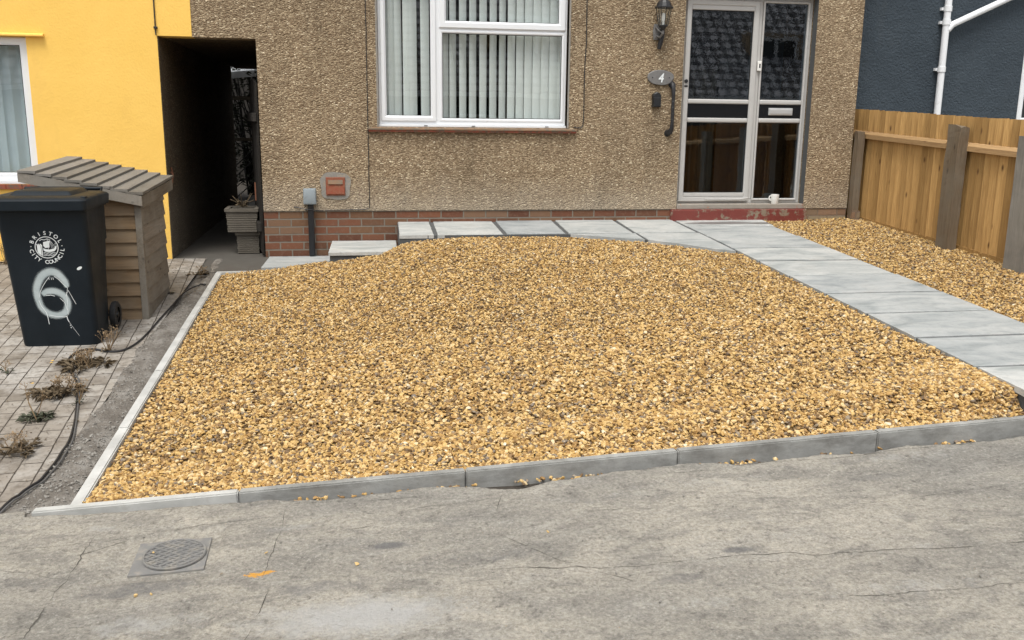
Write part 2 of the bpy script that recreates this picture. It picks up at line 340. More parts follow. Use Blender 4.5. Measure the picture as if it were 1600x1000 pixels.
# ------------------------------------------------------------------ mesh helper
class MB:
    def __init__(s): s.v = []; s.f = []; s.r = []; s.smooth = []
    def add(s, vs, fs, rnd=None, smooth=False):
        o = len(s.v); s.v += [tuple(v) for v in vs]; s.f += [tuple(i+o for i in f) for f in fs]
        r = random.random() if rnd is None else rnd
        s.r += [r]*len(vs); s.smooth += [smooth]*len(fs); return s
    def box(s, x0, x1, y0, y1, z0, z1, bev=0, mat=None, rnd=None):
        if x0 > x1: x0, x1 = x1, x0
        if y0 > y1: y0, y1 = y1, y0
        if z0 > z1: z0, z1 = z1, z0
        bm = bmesh.new(); bmesh.ops.create_cube(bm, size=1)
        for v in bm.verts: v.co = Vector((x0+(v.co.x+.5)*(x1-x0), y0+(v.co.y+.5)*(y1-y0), z0+(v.co.z+.5)*(z1-z0)))
        if bev: bmesh.ops.bevel(bm, geom=bm.edges[:], offset=min(bev, .45*min(x1-x0, y1-y0, z1-z0)), segments=2, affect='EDGES', profile=.5)
        if mat is not None: bmesh.ops.transform(bm, matrix=mat, verts=bm.verts[:])
        s.bm(bm, rnd); return s
    def bm(s, bm, rnd=None, smooth=False):
        bm.verts.ensure_lookup_table(); bm.verts.index_update()
        s.add([v.co[:] for v in bm.verts], [[v.index for v in f.verts] for f in bm.faces], rnd, smooth); bm.free(); return s
    def prism(s, poly, a, b, axis='y', rnd=None):
        # polygon given in the two other axes, extruded from a to b
        def P(p, t): return {'y': (p[0], t, p[1]), 'x': (t, p[0], p[1]), 'z': (p[0], p[1], t)}[axis]
        k = len(poly); vs = [P(p, a) for p in poly]+[P(p, b) for p in poly]
        fs = [tuple(range(k))[::-1], tuple(range(k, 2*k))]+[(i, (i+1) % k, k+(i+1) % k, k+i) for i in range(k)]
        return s.add(vs, fs, rnd)
    def tube(s, pts, r, seg=8, cap=True, rnd=None):
        pts = [Vector(p) for p in pts]; k = len(pts); rs = r if isinstance(r, (list, tuple)) else [r]*k
        vs = []; prev = None
        for i, p in enumerate(pts):
            t = (pts[min(i+1, k-1)]-pts[max(i-1, 0)]).normalized()
            ref = Vector((0, 0, 1)) if abs(t.z) < .9 else Vector((1, 0, 0))
            a = t.cross(ref).normalized() if prev is None else (prev-t*prev.dot(t)).normalized()
            prev = a; b = t.cross(a)
            for j in range(seg):
                an = 2*math.pi*j/seg; vs.append(p+(a*math.cos(an)+b*math.sin(an))*rs[i])
        fs = [(i*seg+j, i*seg+(j+1) % seg, (i+1)*seg+(j+1) % seg, (i+1)*seg+j) for i in range(k-1) for j in range(seg)]
        if cap: fs += [tuple(range(seg))[::-1], tuple(range((k-1)*seg, k*seg))]
        return s.add(vs, fs, rnd, True)
    def lathe(s, prof, c=(0, 0, 0), seg=20, axis='z', rnd=None):
        vs = []; k = len(prof)
        for (r, h) in prof:
            for j in range(seg):
                a = 2*math.pi*j/seg; x, y, z = r*math.cos(a), r*math.sin(a), h
                if axis == 'x': x, y, z = z, x, y
                if axis == 'y': x, y, z = x, z, y
                vs.append((c[0]+x, c[1]+y, c[2]+z))
        fs = [(i*seg+j, i*seg+(j+1) % seg, (i+1)*seg+(j+1) % seg, (i+1)*seg+j) for i in range(k-1) for j in range(seg)]
        return s.add(vs, fs, rnd, True)
    def loft(s, rings, cap=True, rnd=None, smooth=False):
        k = len(rings[0]); vs = [p for r in rings for p in r]
        fs = [(i*k+j, i*k+(j+1) % k, (i+1)*k+(j+1) % k, (i+1)*k+j) for i in range(len(rings)-1) for j in range(k)]
        if cap: fs += [tuple(range(k))[::-1], tuple(range((len(rings)-1)*k, len(rings)*k))]
        return s.add(vs, fs, rnd, smooth)
    def build(s, name, mat, parent=None, label=None, sharp=True):
        off = Vector((0, 0, 0))
        if parent is not None:
            q = parent
            while q is not None: off += Vector(q.location); q = q.parent
        me = bpy.data.meshes.new(name); me.from_pydata([(v[0]-off.x, v[1]-off.y, v[2]-off.z) for v in s.v], [], s.f)
        a = me.attributes.new('rnd', 'FLOAT', 'POINT'); a.data.foreach_set('value', s.r)
        me.polygons.foreach_set('use_smooth', s.smooth)
        bm = bmesh.new(); bm.from_mesh(me); bmesh.ops.recalc_face_normals(bm, faces=bm.faces[:]); bm.to_mesh(me); bm.free()
        if any(s.smooth): me.set_sharp_from_angle(angle=R_(40))
        me.materials.append(M[mat] if isinstance(mat, str) else mat)
        o = bpy.data.objects.new(name, me); COL.objects.link(o)
        if parent is not None: o.parent = parent
        if label: o['label'] = label
        return o
def tag(o, label=None, cat=None, group=None, kind=None):
    if label: o['label'] = label
    if cat: o['category'] = cat
    if group: o['group'] = group
    if kind: o['kind'] = kind
    return o
def thing(name, label, cat, loc=(0, 0, 0), group=None):
    o = bpy.data.objects.new(name, None); COL.objects.link(o); o.location = loc; o.empty_display_size = .1
    return tag(o, label, cat, group)
def struct(o): o['kind'] = 'structure'; return o
def box(*a, **k): return MB().box(*a, **k)
def bpart(name, mat, parent, *a, **k): return MB().box(*a, **k).build(name, mat, parent)

def wall_grid(mb, xs, zs, solid, y0, y1, axis='y'):
    """wall with openings: cells of a grid, outer faces only"""
    nx, nz = len(xs)-1, len(zs)-1; idx = {}; vs = []; fs = []
    def V(i, j, k):
        if (i, j, k) not in idx:
            idx[(i, j, k)] = len(vs); vs.append((xs[i], y1 if k else y0, zs[j]))
        return idx[(i, j, k)]
    S = lambda i, j: 0 <= i < nx and 0 <= j < nz and solid((xs[i]+xs[i+1])/2, (zs[j]+zs[j+1])/2)
    for i in range(nx):
        for j in range(nz):
            if not S(i, j): continue
            fs.append((V(i, j, 0), V(i+1, j, 0), V(i+1, j+1, 0), V(i, j+1, 0)))
            fs.append((V(i, j, 1), V(i, j+1, 1), V(i+1, j+1, 1), V(i+1, j, 1)))
            if not S(i-1, j): fs.append((V(i, j, 0), V(i, j+1, 0), V(i, j+1, 1), V(i, j, 1)))
            if not S(i+1, j): fs.append((V(i+1, j, 0), V(i+1, j, 1), V(i+1, j+1, 1), V(i+1, j+1, 0)))
            if not S(i, j-1): fs.append((V(i, j, 0), V(i, j, 1), V(i+1, j, 1), V(i+1, j, 0)))
            if not S(i, j+1): fs.append((V(i, j+1, 0), V(i+1, j+1, 0), V(i+1, j+1, 1), V(i, j+1, 1)))
    mb.add(vs, fs); return mb
def inrect(x, z, r): return r[0] < x < r[1] and r[2] < z < r[3]
exec_parts = None

# ------------------------------------------------------------------ ground levels (metres; z = 0 at the passage floor)
def S(y): return .34+.057*min(y, 0)               # slab surface
def ZL(y): return .058*min(y, 0)                  # left side ground
def KF(x): return -.222+.0425*x                   # top of the front kerb
def PAV(x, y): return -.101+.022*max(-12, min(x, 12))+.012*max(0, min(x, 6)-.3)+.03*max(y, -12) if y < 0 else -.101
def sst(a, b, t): t = max(0, min(1, (t-a)/(b-a))); return t*t*(3-2*t)
PX = [-1.25, -.85, -.35, .22, .45, .9, 3.3]; PV = [-.0, .10, .36, .56, .86, .97, 1.0]
def G(x, y):                                      # gravel surface, main bed
    t = (x+1.2)/4.5; w = sst(-.9, -3.6, y)
    p = float(np.interp(x, PX, PV)); k = p*(1-w)+t*w
    zr = S(y)-.010; zl = ZL(y)-.012
    z = zl+k*(zr-zl)
    f = sst(-4.95-.19*sst(2.8, 3.25, x), -5.235, y)
    return z*(1-f)+(KF(x)-.012+.030*sst(2.6, 3.3, x))*f+ .008*mnoise.noise(Vector((x*1.3, y*1.3, 0)))
def G2(x, y): return S(y)-.012+.02*sst(4.4, 5.3, x)+.006*mnoise.noise(Vector((x*1.5, y*1.5, 5)))

def sheet(name, mat, xs, ys, zf, kind=True, skip=None):
    nx, ny = len(xs), len(ys); mb = MB(); vs = [(x, y, zf(x, y)) for y in ys for x in xs]
    fs = [(j*nx+i, j*nx+i+1, (j+1)*nx+i+1, (j+1)*nx+i) for j in range(ny-1) for i in range(nx-1)
          if not (skip and skip((xs[i]+xs[i+1])/2, (ys[j]+ys[j+1])/2))]
    mb.add(vs, fs, .5); mb.smooth = [True]*len(mb.f)
    me = bpy.data.meshes.new(name); me.from_pydata(mb.v, [], mb.f); me.polygons.foreach_set('use_smooth', mb.smooth)
    me.materials.append(M[mat]); o = bpy.data.objects.new(name, me); COL.objects.link(o)
    if kind: struct(o)
    return o
lin = lambda a, b, k: [a+(b-a)*i/k for i in range(k+1)]

# pavement (front part has a broken edge at the kerb)
def edge(x):
    a = .02+.035*max(0, mnoise.noise(Vector((x*2.3, 0, 4)))+.25)+.02*mnoise.noise(Vector((x*9, 2, 4)))+.008*mnoise.noise(Vector((x*40, 2, 4)))
    a += .062*math.exp(-((x-.70)/.17)**2)+.040*math.exp(-((x-1.0)/.18)**2)+.055*math.exp(-((x-2.36)/.20)**2)+.040*math.exp(-((x-1.78)/.16)**2)+.035*math.exp(-((x+.12)/.22)**2)+.03*math.exp(-((x-3.1)/.2)**2)
    if x < -1.385: return -.05
    if x < -.62: a *= max(.12, 1-(-.62-x)*1.2)
    return max(.006, a)
px_ = lin(-12, -1.7, 12)[:-1]+lin(-1.7, 4.2, 420)+lin(4.2, 14, 12)[1:]
ny = [0, .004, .012, .03]+lin(.045, 1.6, 88)+[1.7, 2.2, 3, 4.5, 6.5]
mb = MB(); nxx = len(px_); vs = []
for k, t in enumerate(ny):
    for x in px_:
        y = -5.306-edge(x)*(1-min(1, t/.35))-t
        z = PAV(x, y)+(.008*mnoise.noise(Vector((x*1.7, y*2.5, 0)))+.003*mnoise.noise(Vector((x*11, y*14, 0))))*(1 if y > -8 else .3)
        if k == 0: z -= .035
        if k == 1: z -= .006
        if -.92 < x < -.54 and -5.95 < y < -5.57: z = PAV(x, y)-.012
        vs.append((x, y, z))
fs = [((j+1)*nxx+i, (j+1)*nxx+i+1, j*nxx+i+1, j*nxx+i) for j in range(len(ny)-1) for i in range(nxx-1)]
me = bpy.data.meshes.new('pavement'); me.from_pydata(vs, [], fs); me.polygons.foreach_set('use_smooth', [True]*len(fs)); me.materials.append(M['pavement'])
SPOTS = [(0, -.2, -5.62, .35, .07, .35), (0, -1.0, -5.48, .2, .05, .4), (0, .55, -5.75, .30, .06, .3), (0, 1.5, -5.55, .55, .09, .35), (0, 1.1, -6.45, .4, .10, .35), (0, -.95, -6.5, .3, .08, .4), (0, 2.2, -6.25, .5, .08, .3), (1, -1.2, -5.9, .25, .12, .35), (1, .35, -5.7, .25, .05, .3), (1, 1.7, -5.95, .45, .05, .4), (1, -.2, -6.45, .12, .1, .35), (0, -.02, -6.32, .50, .17, .75), (0, .16, -6.62, .45, .17, .8), (0, -.72, -6.25, .30, .10, .5), (1, -.15, -6.10, .32, .08, .55), (1, -.78, -6.0, .35, .11, .6),
  (1, .10, -5.84, .10, .035, 1), (1, 1.40, -6.14, .08, .03, 1), (1, 1.12, -6.3, .2, .06, .5), (1, 2.3, -5.64, .28, .05, .5), (0, .9, -5.6, .5, .10, .3), (0, 2.6, -5.46, .7, .10, .35), (0, 1.9, -6.5, .6, .12, .35), (1, -.4, -5.75, .4, .08, .3), (1, .5, -6.0, .5, .07, .4), (2, -.385, -5.97, .05, .020, 1.1), (2, -.34, -5.955, .03, .016, 1.1)]
col_ = np.zeros((len(vs), 4), dtype=np.float32); col_[:, 3] = 1; VV = np.array(vs)
for ch, cx, cy_, rx, ry, am in SPOTS:
    d = np.sqrt(((VV[:, 0]-cx)/rx)**2+((VV[:, 1]-cy_)/ry)**2); col_[:, ch] = np.maximum(col_[:, ch], am*np.clip(1.25-d, 0, 1))
a = me.attributes.new('stain', 'FLOAT_COLOR', 'POINT'); a.data.foreach_set('color', col_.ravel())
o = bpy.data.objects.new('pavement', me); COL.objects.link(o); struct(o)
# cracks: thin ragged seams of dirt lying in the surface
def pz(x, y): return PAV(x, y)+(.008*mnoise.noise(Vector((x*1.7, y*2.5, 0)))+.003*mnoise.noise(Vector((x*11, y*14, 0))))
mb = MB()
def crk(p0, p1, w, amp=.022, seed=0):
    p0, p1 = Vector(p0), Vector(p1); L = (p1-p0).length; k = int(L/.012); d = (p1-p0).normalized(); nn = Vector((-d.y, d.x)); vs = []
    for i in range(k+1):
        t = i/k; s_ = L*t
        q = p0+(p1-p0)*t+nn*(amp*2*mnoise.noise(Vector((s_*2.2, seed, 0)))+amp*.55*mnoise.noise(Vector((s_*9, seed, 3)))+amp*.25*mnoise.noise(Vector((s_*38, seed, 3))))
        ww = .62*w*max(.0, .55+1.3*mnoise.noise(Vector((s_*7, seed, 8)))+.5*mnoise.noise(Vector((s_*31, seed, 8))))*min(1, 6*t, 6*(1-t))
        for sg in (1, -1): r = q+nn*ww*sg; vs.append((r.x, r.y, pz(r.x, r.y)+.0016))
    mb.add(vs, [(2*i, 2*i+1, 2*i+3, 2*i+2) for i in range(k)])
crk((.30, -6.10), (2.95, -6.34), .0034, seed=1); crk((1.15, -5.43), (3.5, -5.36), .003, seed=2); crk((.1, -5.55), (.58, -5.50), .002, seed=3)
crk((-1.7, -5.66), (-.2, -5.50), .0022, seed=4); crk((.8, -5.72), (1.6, -5.76), .0016, seed=5); crk((1.5, -6.5), (2.7, -6.60), .0026, seed=6); crk((-.4, -5.40), (.35, -5.43), .002, seed=7)
crk((-1.14, -6.8), (-1.02, -5.5), .0036, .03, 8); crk((-.36, -6.0), (-.30, -5.42), .0028, .02, 9); crk((.56, -5.64), (.62, -5.40), .002, .015, 10); crk((.55, -5.85), (.76, -6.12), .0024, .01, 11)
crk((-.42, -6.8), (-.33, -6.05), .0026, .02, 12); crk((-1.5, -5.75), (-1.0, -5.9), .002, .02, 13); crk((.76, -6.12), (.98, -6.3), .0018, .01, 14); crk((1.9, -5.9), (3.0, -5.82), .0014, .02, 15)
crk((-1.08, -5.72), (-.9, -5.62), .003, .01, 16); crk((-.55, -5.63), (-.35, -5.52), .0024, .01, 17); crk((-.1, -5.7), (.1, -5.66), .0018, .01, 18); crk((2.9, -6.3), (4.2, -6.2), .003, .02, 19)
struct(mb.build('pavement_cracks', 'crack'))
# road kerb and road behind the camera
sheet('road', 'asphalt', lin(-60, 60, 6), [-26, -20, -12.1], lambda x, y: -.62)
sheet('ground', 'soil_dark', lin(-70, 70, 10), lin(-70, 70, 10), lambda x, y: -.85)
mb = MB(); mb.box(-60, 60, -12.1, -11.9, -.75, -.50, bev=.01); struct(mb.build('road_kerb', 'kerb'))
# earth under the gap at the kerb foot
sheet('earth', 'soil_dark', lin(-1.9, 4.4, 60), lin(-5.75, -5.2, 8), lambda x, y: PAV(x, y)-.045+.02*mnoise.noise(Vector((x*14, y*14, 0))))
# block paving, dirt strip
sheet('block_paving', 'blocks', lin(-9, -1.40, 40), lin(-5.42, .0, 40), lambda x, y: ZL(y)-.05*sst(-5.27, -5.34, y)+.006*mnoise.noise(Vector((x*2, y*2, 0))))
dxs = lin(-1.72, -1.18, 26); dys = lin(-5.45, .0, 160)
def dirt_z(x, y):
    e = -1.43+.05*mnoise.noise(Vector((0, y*2.2, 3)))+(.12*sst(-2.6, -1.2, y))-.10*sst(-4.7, -5.3, y)
    f = sst(e-.03, e+.03, x)
    return ZL(y)-.03+f*(.036+.012*mnoise.noise(Vector((x*9, y*9, 1)))+.008*mnoise.noise(Vector((x*25, y*25, 1))))-.03*sst(-1.30, -1.2, x)*f-.05*sst(-5.28, -5.34, y)
sheet('dirt_strip', 'dirt', dxs, dys, dirt_z)
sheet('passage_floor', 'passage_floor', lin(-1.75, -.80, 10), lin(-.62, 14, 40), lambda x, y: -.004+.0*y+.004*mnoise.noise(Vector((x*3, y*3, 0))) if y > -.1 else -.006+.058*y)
sheet('garden_ground', 'soil_dark', lin(-6, 7, 12), lin(6.5, 20, 12), lambda x, y: -.02-.003*y)
sheet('neighbour_yard', 'pavement', lin(5.5, 14, 12), lin(-5.4, .32, 12), lambda x, y: .10+.05*y)

# ------------------------------------------------------------------ gravel beds
BX = [-1.2, -.80, -.78, -.24, -.22, .36, .38, .80, 1.40, 1.93, 2.6, 2.9, 3.13, 3.26, 3.31]
BY = [-.66, -.64, -.70, -.78, -.82, -.80, -.80, -.74, -.735, -.80, -1.08, -1.32, -1.58, -1.66, -1.72]
def YB(x): return float(np.interp(x, BX, BY))
def bed(name, x0, x1, y0f, y1f, zf):
    xs = lin(x0, x1, 60); vs = []; K = 70
    for j in range(K+1):
        for x in xs:
            y = y0f(x)+(y1f(x)-y0f(x))*j/K; vs.append((x, y, zf(x, y)-.018))
    fs = [(j*61+i, j*61+i+1, (j+1)*61+i+1, (j+1)*61+i) for j in range(K) for i in range(60)]
    me = bpy.data.meshes.new(name); me.from_pydata(vs, [], fs); me.materials.append(M['gravel_bed'])
    o = bpy.data.objects.new(name, me); COL.objects.link(o); struct(o); return o
bed('gravel_bed', -1.19, 3.33, lambda x: -5.26, lambda x: YB(x)+.05, G)
bed('gravel_bed', 4.2, 5.42, lambda x: -5.26, lambda x: .0, G2)

def ico(sub):
    bm = bmesh.new(); bmesh.ops.create_icosphere(bm, subdivisions=sub, radius=1)
    v = np.array([q.co[:] for q in bm.verts]); f = np.array([[q.index for q in p.verts] for p in bm.faces]); bm.free(); return v, f
V1, F1 = ico(1); V2, F2 = ico(2)
def variants(V, k, amp):
    out = []
    for i in range(k):
        d = np.ones(len(V))
        for _ in range(5):
            ax = RNG.normal(size=3); ax /= np.linalg.norm(ax); d += amp*np.sin(V@ax*RNG.uniform(1.5, 3.2)+RNG.uniform(0, 6))
        q = V*d[:, None]
        for _ in range(5):       # flat facets
            ax = RNG.normal(size=3); ax /= np.linalg.norm(ax); t = q@ax; lim = RNG.uniform(.42, .8); q = q-np.outer(np.maximum(t-lim, 0), ax)
        out.append(q)
    return out
VA1, VA2 = variants(V1, 24, .10), variants(V2, 24, .10)
def stones(name, pts, sizes, mat, label, hi, cat='gravel', tint=None):
    pts = np.array(pts); n_ = len(pts); hi = np.asarray(hi)
    allv = []; allf = []; r1 = []; r2 = []; off = 0
    t1 = RNG.random(n_) if tint is None else tint; t2 = RNG.random(n_)
    for fine in (False, True):
        ids = np.where(hi == fine)[0]
        VA, F = (VA2, F2) if fine else (VA1, F1)
        VA = np.array(VA)
        if len(ids) == 0: continue
        m = len(ids); q = RNG.normal(size=(m, 4)); q /= np.linalg.norm(q, axis=1)[:, None]
        # mostly lying flat: random spin about z, then a moderate tilt
        yaw = RNG.uniform(0, 6.283, m); ti = RNG.normal(0, .42, m); tj = RNG.normal(0, .42, m)
        cz, sz, cx_, sx_, cy_, sy_ = np.cos(yaw), np.sin(yaw), np.cos(ti), np.sin(ti), np.cos(tj), np.sin(tj)
        Z0 = np.zeros(m); I = np.ones(m)
        Rz = np.array([[cz, -sz, Z0], [sz, cz, Z0], [Z0, Z0, I]]).transpose(2, 0, 1)
        Rx = np.array([[I, Z0, Z0], [Z0, cx_, -sx_], [Z0, sx_, cx_]]).transpose(2, 0, 1)
        Ry = np.array([[cy_, Z0, sy_], [Z0, I, Z0], [-sy_, Z0, cy_]]).transpose(2, 0, 1)
        Rm = Rx@Ry@Rz
        s3 = sizes[ids][:, None]*np.stack([np.ones(m), RNG.uniform(.55, .95, m), RNG.uniform(.32, .66, m)], 1)
        base = VA[RNG.integers(0, len(VA), m)]*s3[:, None, :]
        v = np.einsum('mij,mkj->mki', Rm, base)+pts[ids][:, None, :]
        k = v.shape[1]
        allv.append(v.reshape(-1, 3)); allf.append((F[None]+(np.arange(m)*k)[:, None, None]).reshape(-1, 3)+off); off += m*k
        r1.append(np.repeat(t1[ids], k)); r2.append(np.repeat(t2[ids], k))
    v = np.concatenate(allv); f = np.concatenate(allf)
    me = bpy.data.meshes.new(name); me.vertices.add(len(v)); me.vertices.foreach_set('co', v.ravel().astype(np.float32))
    me.loops.add(f.size); me.loops.foreach_set('vertex_index', f.ravel().astype(np.int32))
    me.polygons.add(len(f)); me.polygons.foreach_set('loop_start', (np.arange(len(f))*3).astype(np.int32))
    me.polygons.foreach_set('use_smooth', np.zeros(len(f), dtype=bool))
    me.update(calc_edges=True)
    a = me.attributes.new('rnd', 'FLOAT', 'POINT'); a.data.foreach_set('value', np.concatenate(r1).astype(np.float32))
    a = me.attributes.new('rnd2', 'FLOAT', 'POINT'); a.data.foreach_set('value', np.concatenate(r2).astype(np.float32))
    me.materials.append(M[mat]); o = bpy.data.objects.new(name, me); COL.objects.link(o)
    tag(o, label, cat, None, 'stuff'); return o
def scatter(x0, x1, y0, y1, inside, zf, count, smin=.0088, smax=.0180):
    P = []; X = RNG.uniform(x0, x1, count); Y = RNG.uniform(y0, y1, count)
    gx = lin(x0, x1, 90); gy = lin(y0, y1, 110)
    tab = np.array([[zf(a, b) for a in gx] for b in gy])
    fx = (X-x0)/(x1-x0)*90; fy = (Y-y0)/(y1-y0)*110; ix = np.minimum(fx.astype(int), 89); iy = np.minimum(fy.astype(int), 109); u = fx-ix; v = fy-iy
    Z = tab[iy, ix]*(1-u)*(1-v)+tab[iy, ix+1]*u*(1-v)+tab[iy+1, ix]*(1-u)*v+tab[iy+1, ix+1]*u*v
    ok = np.array([inside(a, b) for a, b in zip(X, Y)])
    sz = smin+(smax-smin)*RNG.random(count)**1.8
    Z = Z-.010+RNG.uniform(-.006, .008, count)
    P = np.stack([X, Y, Z], 1)[ok]; return P, sz[ok]
P, sz = scatter(-1.17, 3.32, -5.255, -.6, lambda x, y: y < YB(x)-.012 and x < 3.308, G, 112000)
P2, sz2 = scatter(-1.17, 3.315, -5.252, -4.85, lambda x, y: True, G, 10500); P3, sz3 = scatter(2.9, 3.318, -5.25, -4.7, lambda x, y: True, G, 1500)
P = np.concatenate([P, P2, P3]); sz = np.concatenate([sz, sz2, sz3])
stones('gravel', P, sz, 'gravel', 'golden brown gravel filling the big front bed between kerb and path', P[:, 1] < -3.4)
P, sz = scatter(4.235, 5.40, -5.25, .0, lambda x, y: y > -4.6, G2, 25000)
stones('gravel', P, sz, 'gravel', 'golden gravel strip between the slab path and the wooden fence', P[:, 1] < -4.6)

# ------------------------------------------------------------------ path of slabs
mb = MB()
def slab(poly, th=.035):
    """poly in plan (ccw); rough riven top"""
    c = Vector((sum(p[0] for p in poly)/len(poly), sum(p[1] for p in poly)/len(poly)))
    out = []; rr = random.random(); dz = random.uniform(-.003, .003); tx = random.uniform(-.003, .003)
    k = len(poly)
    for i in range(k):
        a, b = Vector(poly[i]), Vector(poly[(i+1) % k]); L = (b-a).length; m = max(1, int(L/.05))
        nrm = Vector((b.y-a.y, a.x-b.x)).normalized()
        for j in range(m):
            p = a+(b-a)*j/m; p = p-nrm*(.003+.004*(mnoise.noise(Vector((p.x*14, p.y*14, 7)))+.5)); out.append(p)
    top = [(p.x, p.y, S(p.y)+dz+tx*(p.x-c.x)-.003) for p in out]; inn = [(p.x+(c.x-p.x)*.02, p.y+(c.y-p.y)*.025, S(p.y)+dz+tx*(p.x-c.x)) for p in out]
    bot = [(p.x, p.y, S(p.y)-th) for p in out]
    mb.loft([bot, top, inn], rnd=rr)
ys = [.02, -.40, -.965, -1.54, -2.08, -2.63, -3.205, -3.745, -4.30, -4.855, -5.26]
for i in range(len(ys)-1):
    a, b = ys[i]-.011, ys[i+1]+.011
    slab([(3.312, b), (4.222, b), (4.226, a), (3.312, a)] if i else [(3.312, b), (4.25, b), (4.29, a), (3.312, a)])
bx = [.42, .768, 1.402, 2.02, 2.665, 3.298]
fx = [.40, .752, 1.402, 1.995, 2.655, 3.298]
for i in range(5):
    slab([(fx[i]+.015, -.735), (fx[i+1]-.015, -.735), (bx[i+1]-.017, .015), (bx[i]+.017, .015)])
slab([(2.02, -.765), (2.30, -.93), (2.65, -1.09), (2.655, -.76)][::1])
slab([(2.675, -1.10), (2.93, -1.32), (3.14, -1.55), (3.298, -1.66), (3.298, -.76), (2.672, -.76)])
struct(mb.build('path', 'slab'))
mb = MB()   # mortar bed below, coloured dark to give the slab edges their shade
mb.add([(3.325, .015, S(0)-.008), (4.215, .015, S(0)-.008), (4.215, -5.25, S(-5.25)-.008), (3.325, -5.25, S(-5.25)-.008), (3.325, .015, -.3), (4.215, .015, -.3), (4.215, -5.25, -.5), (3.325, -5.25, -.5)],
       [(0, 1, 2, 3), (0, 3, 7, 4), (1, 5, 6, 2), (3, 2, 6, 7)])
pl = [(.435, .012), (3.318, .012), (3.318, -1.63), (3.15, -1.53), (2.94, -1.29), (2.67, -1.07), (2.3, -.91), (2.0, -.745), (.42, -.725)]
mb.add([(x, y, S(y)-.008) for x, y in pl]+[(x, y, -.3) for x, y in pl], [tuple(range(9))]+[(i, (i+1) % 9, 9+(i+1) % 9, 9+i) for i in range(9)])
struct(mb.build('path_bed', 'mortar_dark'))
# two low steps beside the wall
def step(x0, x1, y0, y1, z, label):
    t = thing('step', label, 'step', ((x0+x1)/2, (y0+y1)/2, z-.2), 'slab steps going down to the passage')
    m = MB()
    k = 24; out = []
    cs = [(x0, y0), (x1, y0), (x1+.02, y1), (x0+.02, y1)]
    for i in range(4):
        a, b = Vector(cs[i]), Vector(cs[(i+1) % 4])
        for j in range(12):
            p = a+(b-a)*j/12; out.append(p+Vector((.004*mnoise.noise(Vector((p.x*15, p.y*15, 0))), .004*mnoise.noise(Vector((p.x*15, p.y*15, 4))))))
    m.loft([[(p.x, p.y, z-.030) for p in out], [(p.x, p.y, z-.002) for p in out], [(p.x*.985+.015*(x0+x1)/2, p.y*.985+.015*(y0+y1)/2, z) for p in out]])
    m.build('tread', 'slab', t)
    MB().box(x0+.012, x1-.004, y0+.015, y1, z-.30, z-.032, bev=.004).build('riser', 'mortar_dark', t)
step(-.225, .395, -.82, -.02, .158, 'grey stone slab step halfway down, beside the black conduit')
step(-.83, -.235, -.70, -.02, .012, 'lowest grey slab step, level with the passage floor')

# ------------------------------------------------------------------ kerbs
def kerbstone(p0, p1, wdt, h, mat, label, group, side=1, bev=.006):
    p0, p1 = Vector(p0), Vector(p1); d = (p1-p0).normalized(); L = (p1-p0).length
    t = thing('kerbstone', label, 'kerb', tuple((p0+p1)/2-Vector((0, 0, h))), group)
    nrm = Vector((-d.y, d.x, 0)).normalized()*side
    upv = Vector((0, 0, 1)); 
    Mx = Matrix((( d.x, nrm.x, 0, p0.x), (d.y, nrm.y, 0, p0.y), (d.z, 0, 1, p0.z), (0, 0, 0, 1)))
    bm = bmesh.new(); bmesh.ops.create_cube(bm, size=1)
    for v in bm.verts: v.co = Vector((.002+(v.co.x+.5)*(L-.004), (v.co.y+.5)*wdt, -h+(v.co.z+.5)*h))
    bmesh.ops.bevel(bm, geom=bm.edges[:], offset=bev, segments=2, affect='EDGES'); bmesh.ops.transform(bm, matrix=Mx, verts=bm.verts[:])
    m = MB(); m.bm(bm); o = m.build('kerb_block', mat, None)
    # one mesh: the block itself is the thing
    bpy.data.objects.remove(t); o.name = 'kerbstone'; tag(o, label, 'kerb', group); return o
KX = [-1.36, -.519, .472, 1.471, 2.483, 3.47, 4.46, 5.42]
KL = ['pale leftmost stone of the front kerb, its end level with the pavement', 'second front kerb stone from the left, grey with soil at its foot', 'third front kerb stone, with a broken gap in the pavement at its foot', 'fourth front kerb stone, with small stones scattered at its foot', 'fifth front kerb stone, at the right edge of the photo', 'sixth front kerb stone across the end of the path', 'last front kerb stone reaching the fence']
for i in range(5):
    kerbstone((KX[i], -5.30, KF(KX[i])), (KX[i+1], -5.30, KF(KX[i+1])), .05, .22, 'kerb' if i else 'kerb_pale', KL[i], 'concrete kerb stones along the front of the gravel')
LY = [-5.245, -4.33, -3.41, -2.49, -1.57, -.655]
LL = ['nearest stone of the long left kerb, beside loose rubble', 'second stone of the left kerb, counted from the front', 'middle stone of the left kerb beside the dry weeds', 'fourth stone of the left kerb, level with the grey bin', 'farthest stone of the left kerb, by the passage mouth']
for i in range(5):
    y0, y1 = LY[i], LY[i+1]
    xj = random.uniform(-.004, .004)
    kerbstone((-1.178+xj, y0, ZL(y0)+.004), (-1.178, y1, ZL(y1)+.004), .055, .16, 'kerb_pale', LL[i], 'pale kerb stones along the left side of the gravel')
kerbstone((-1.235, -.650, -.034), (-.80, -.650, -.030), .05, .15, 'kerb_pale', 'short pale kerb piece running from the left kerb to the lowest step', 'pale kerb stones along the left side of the gravel')

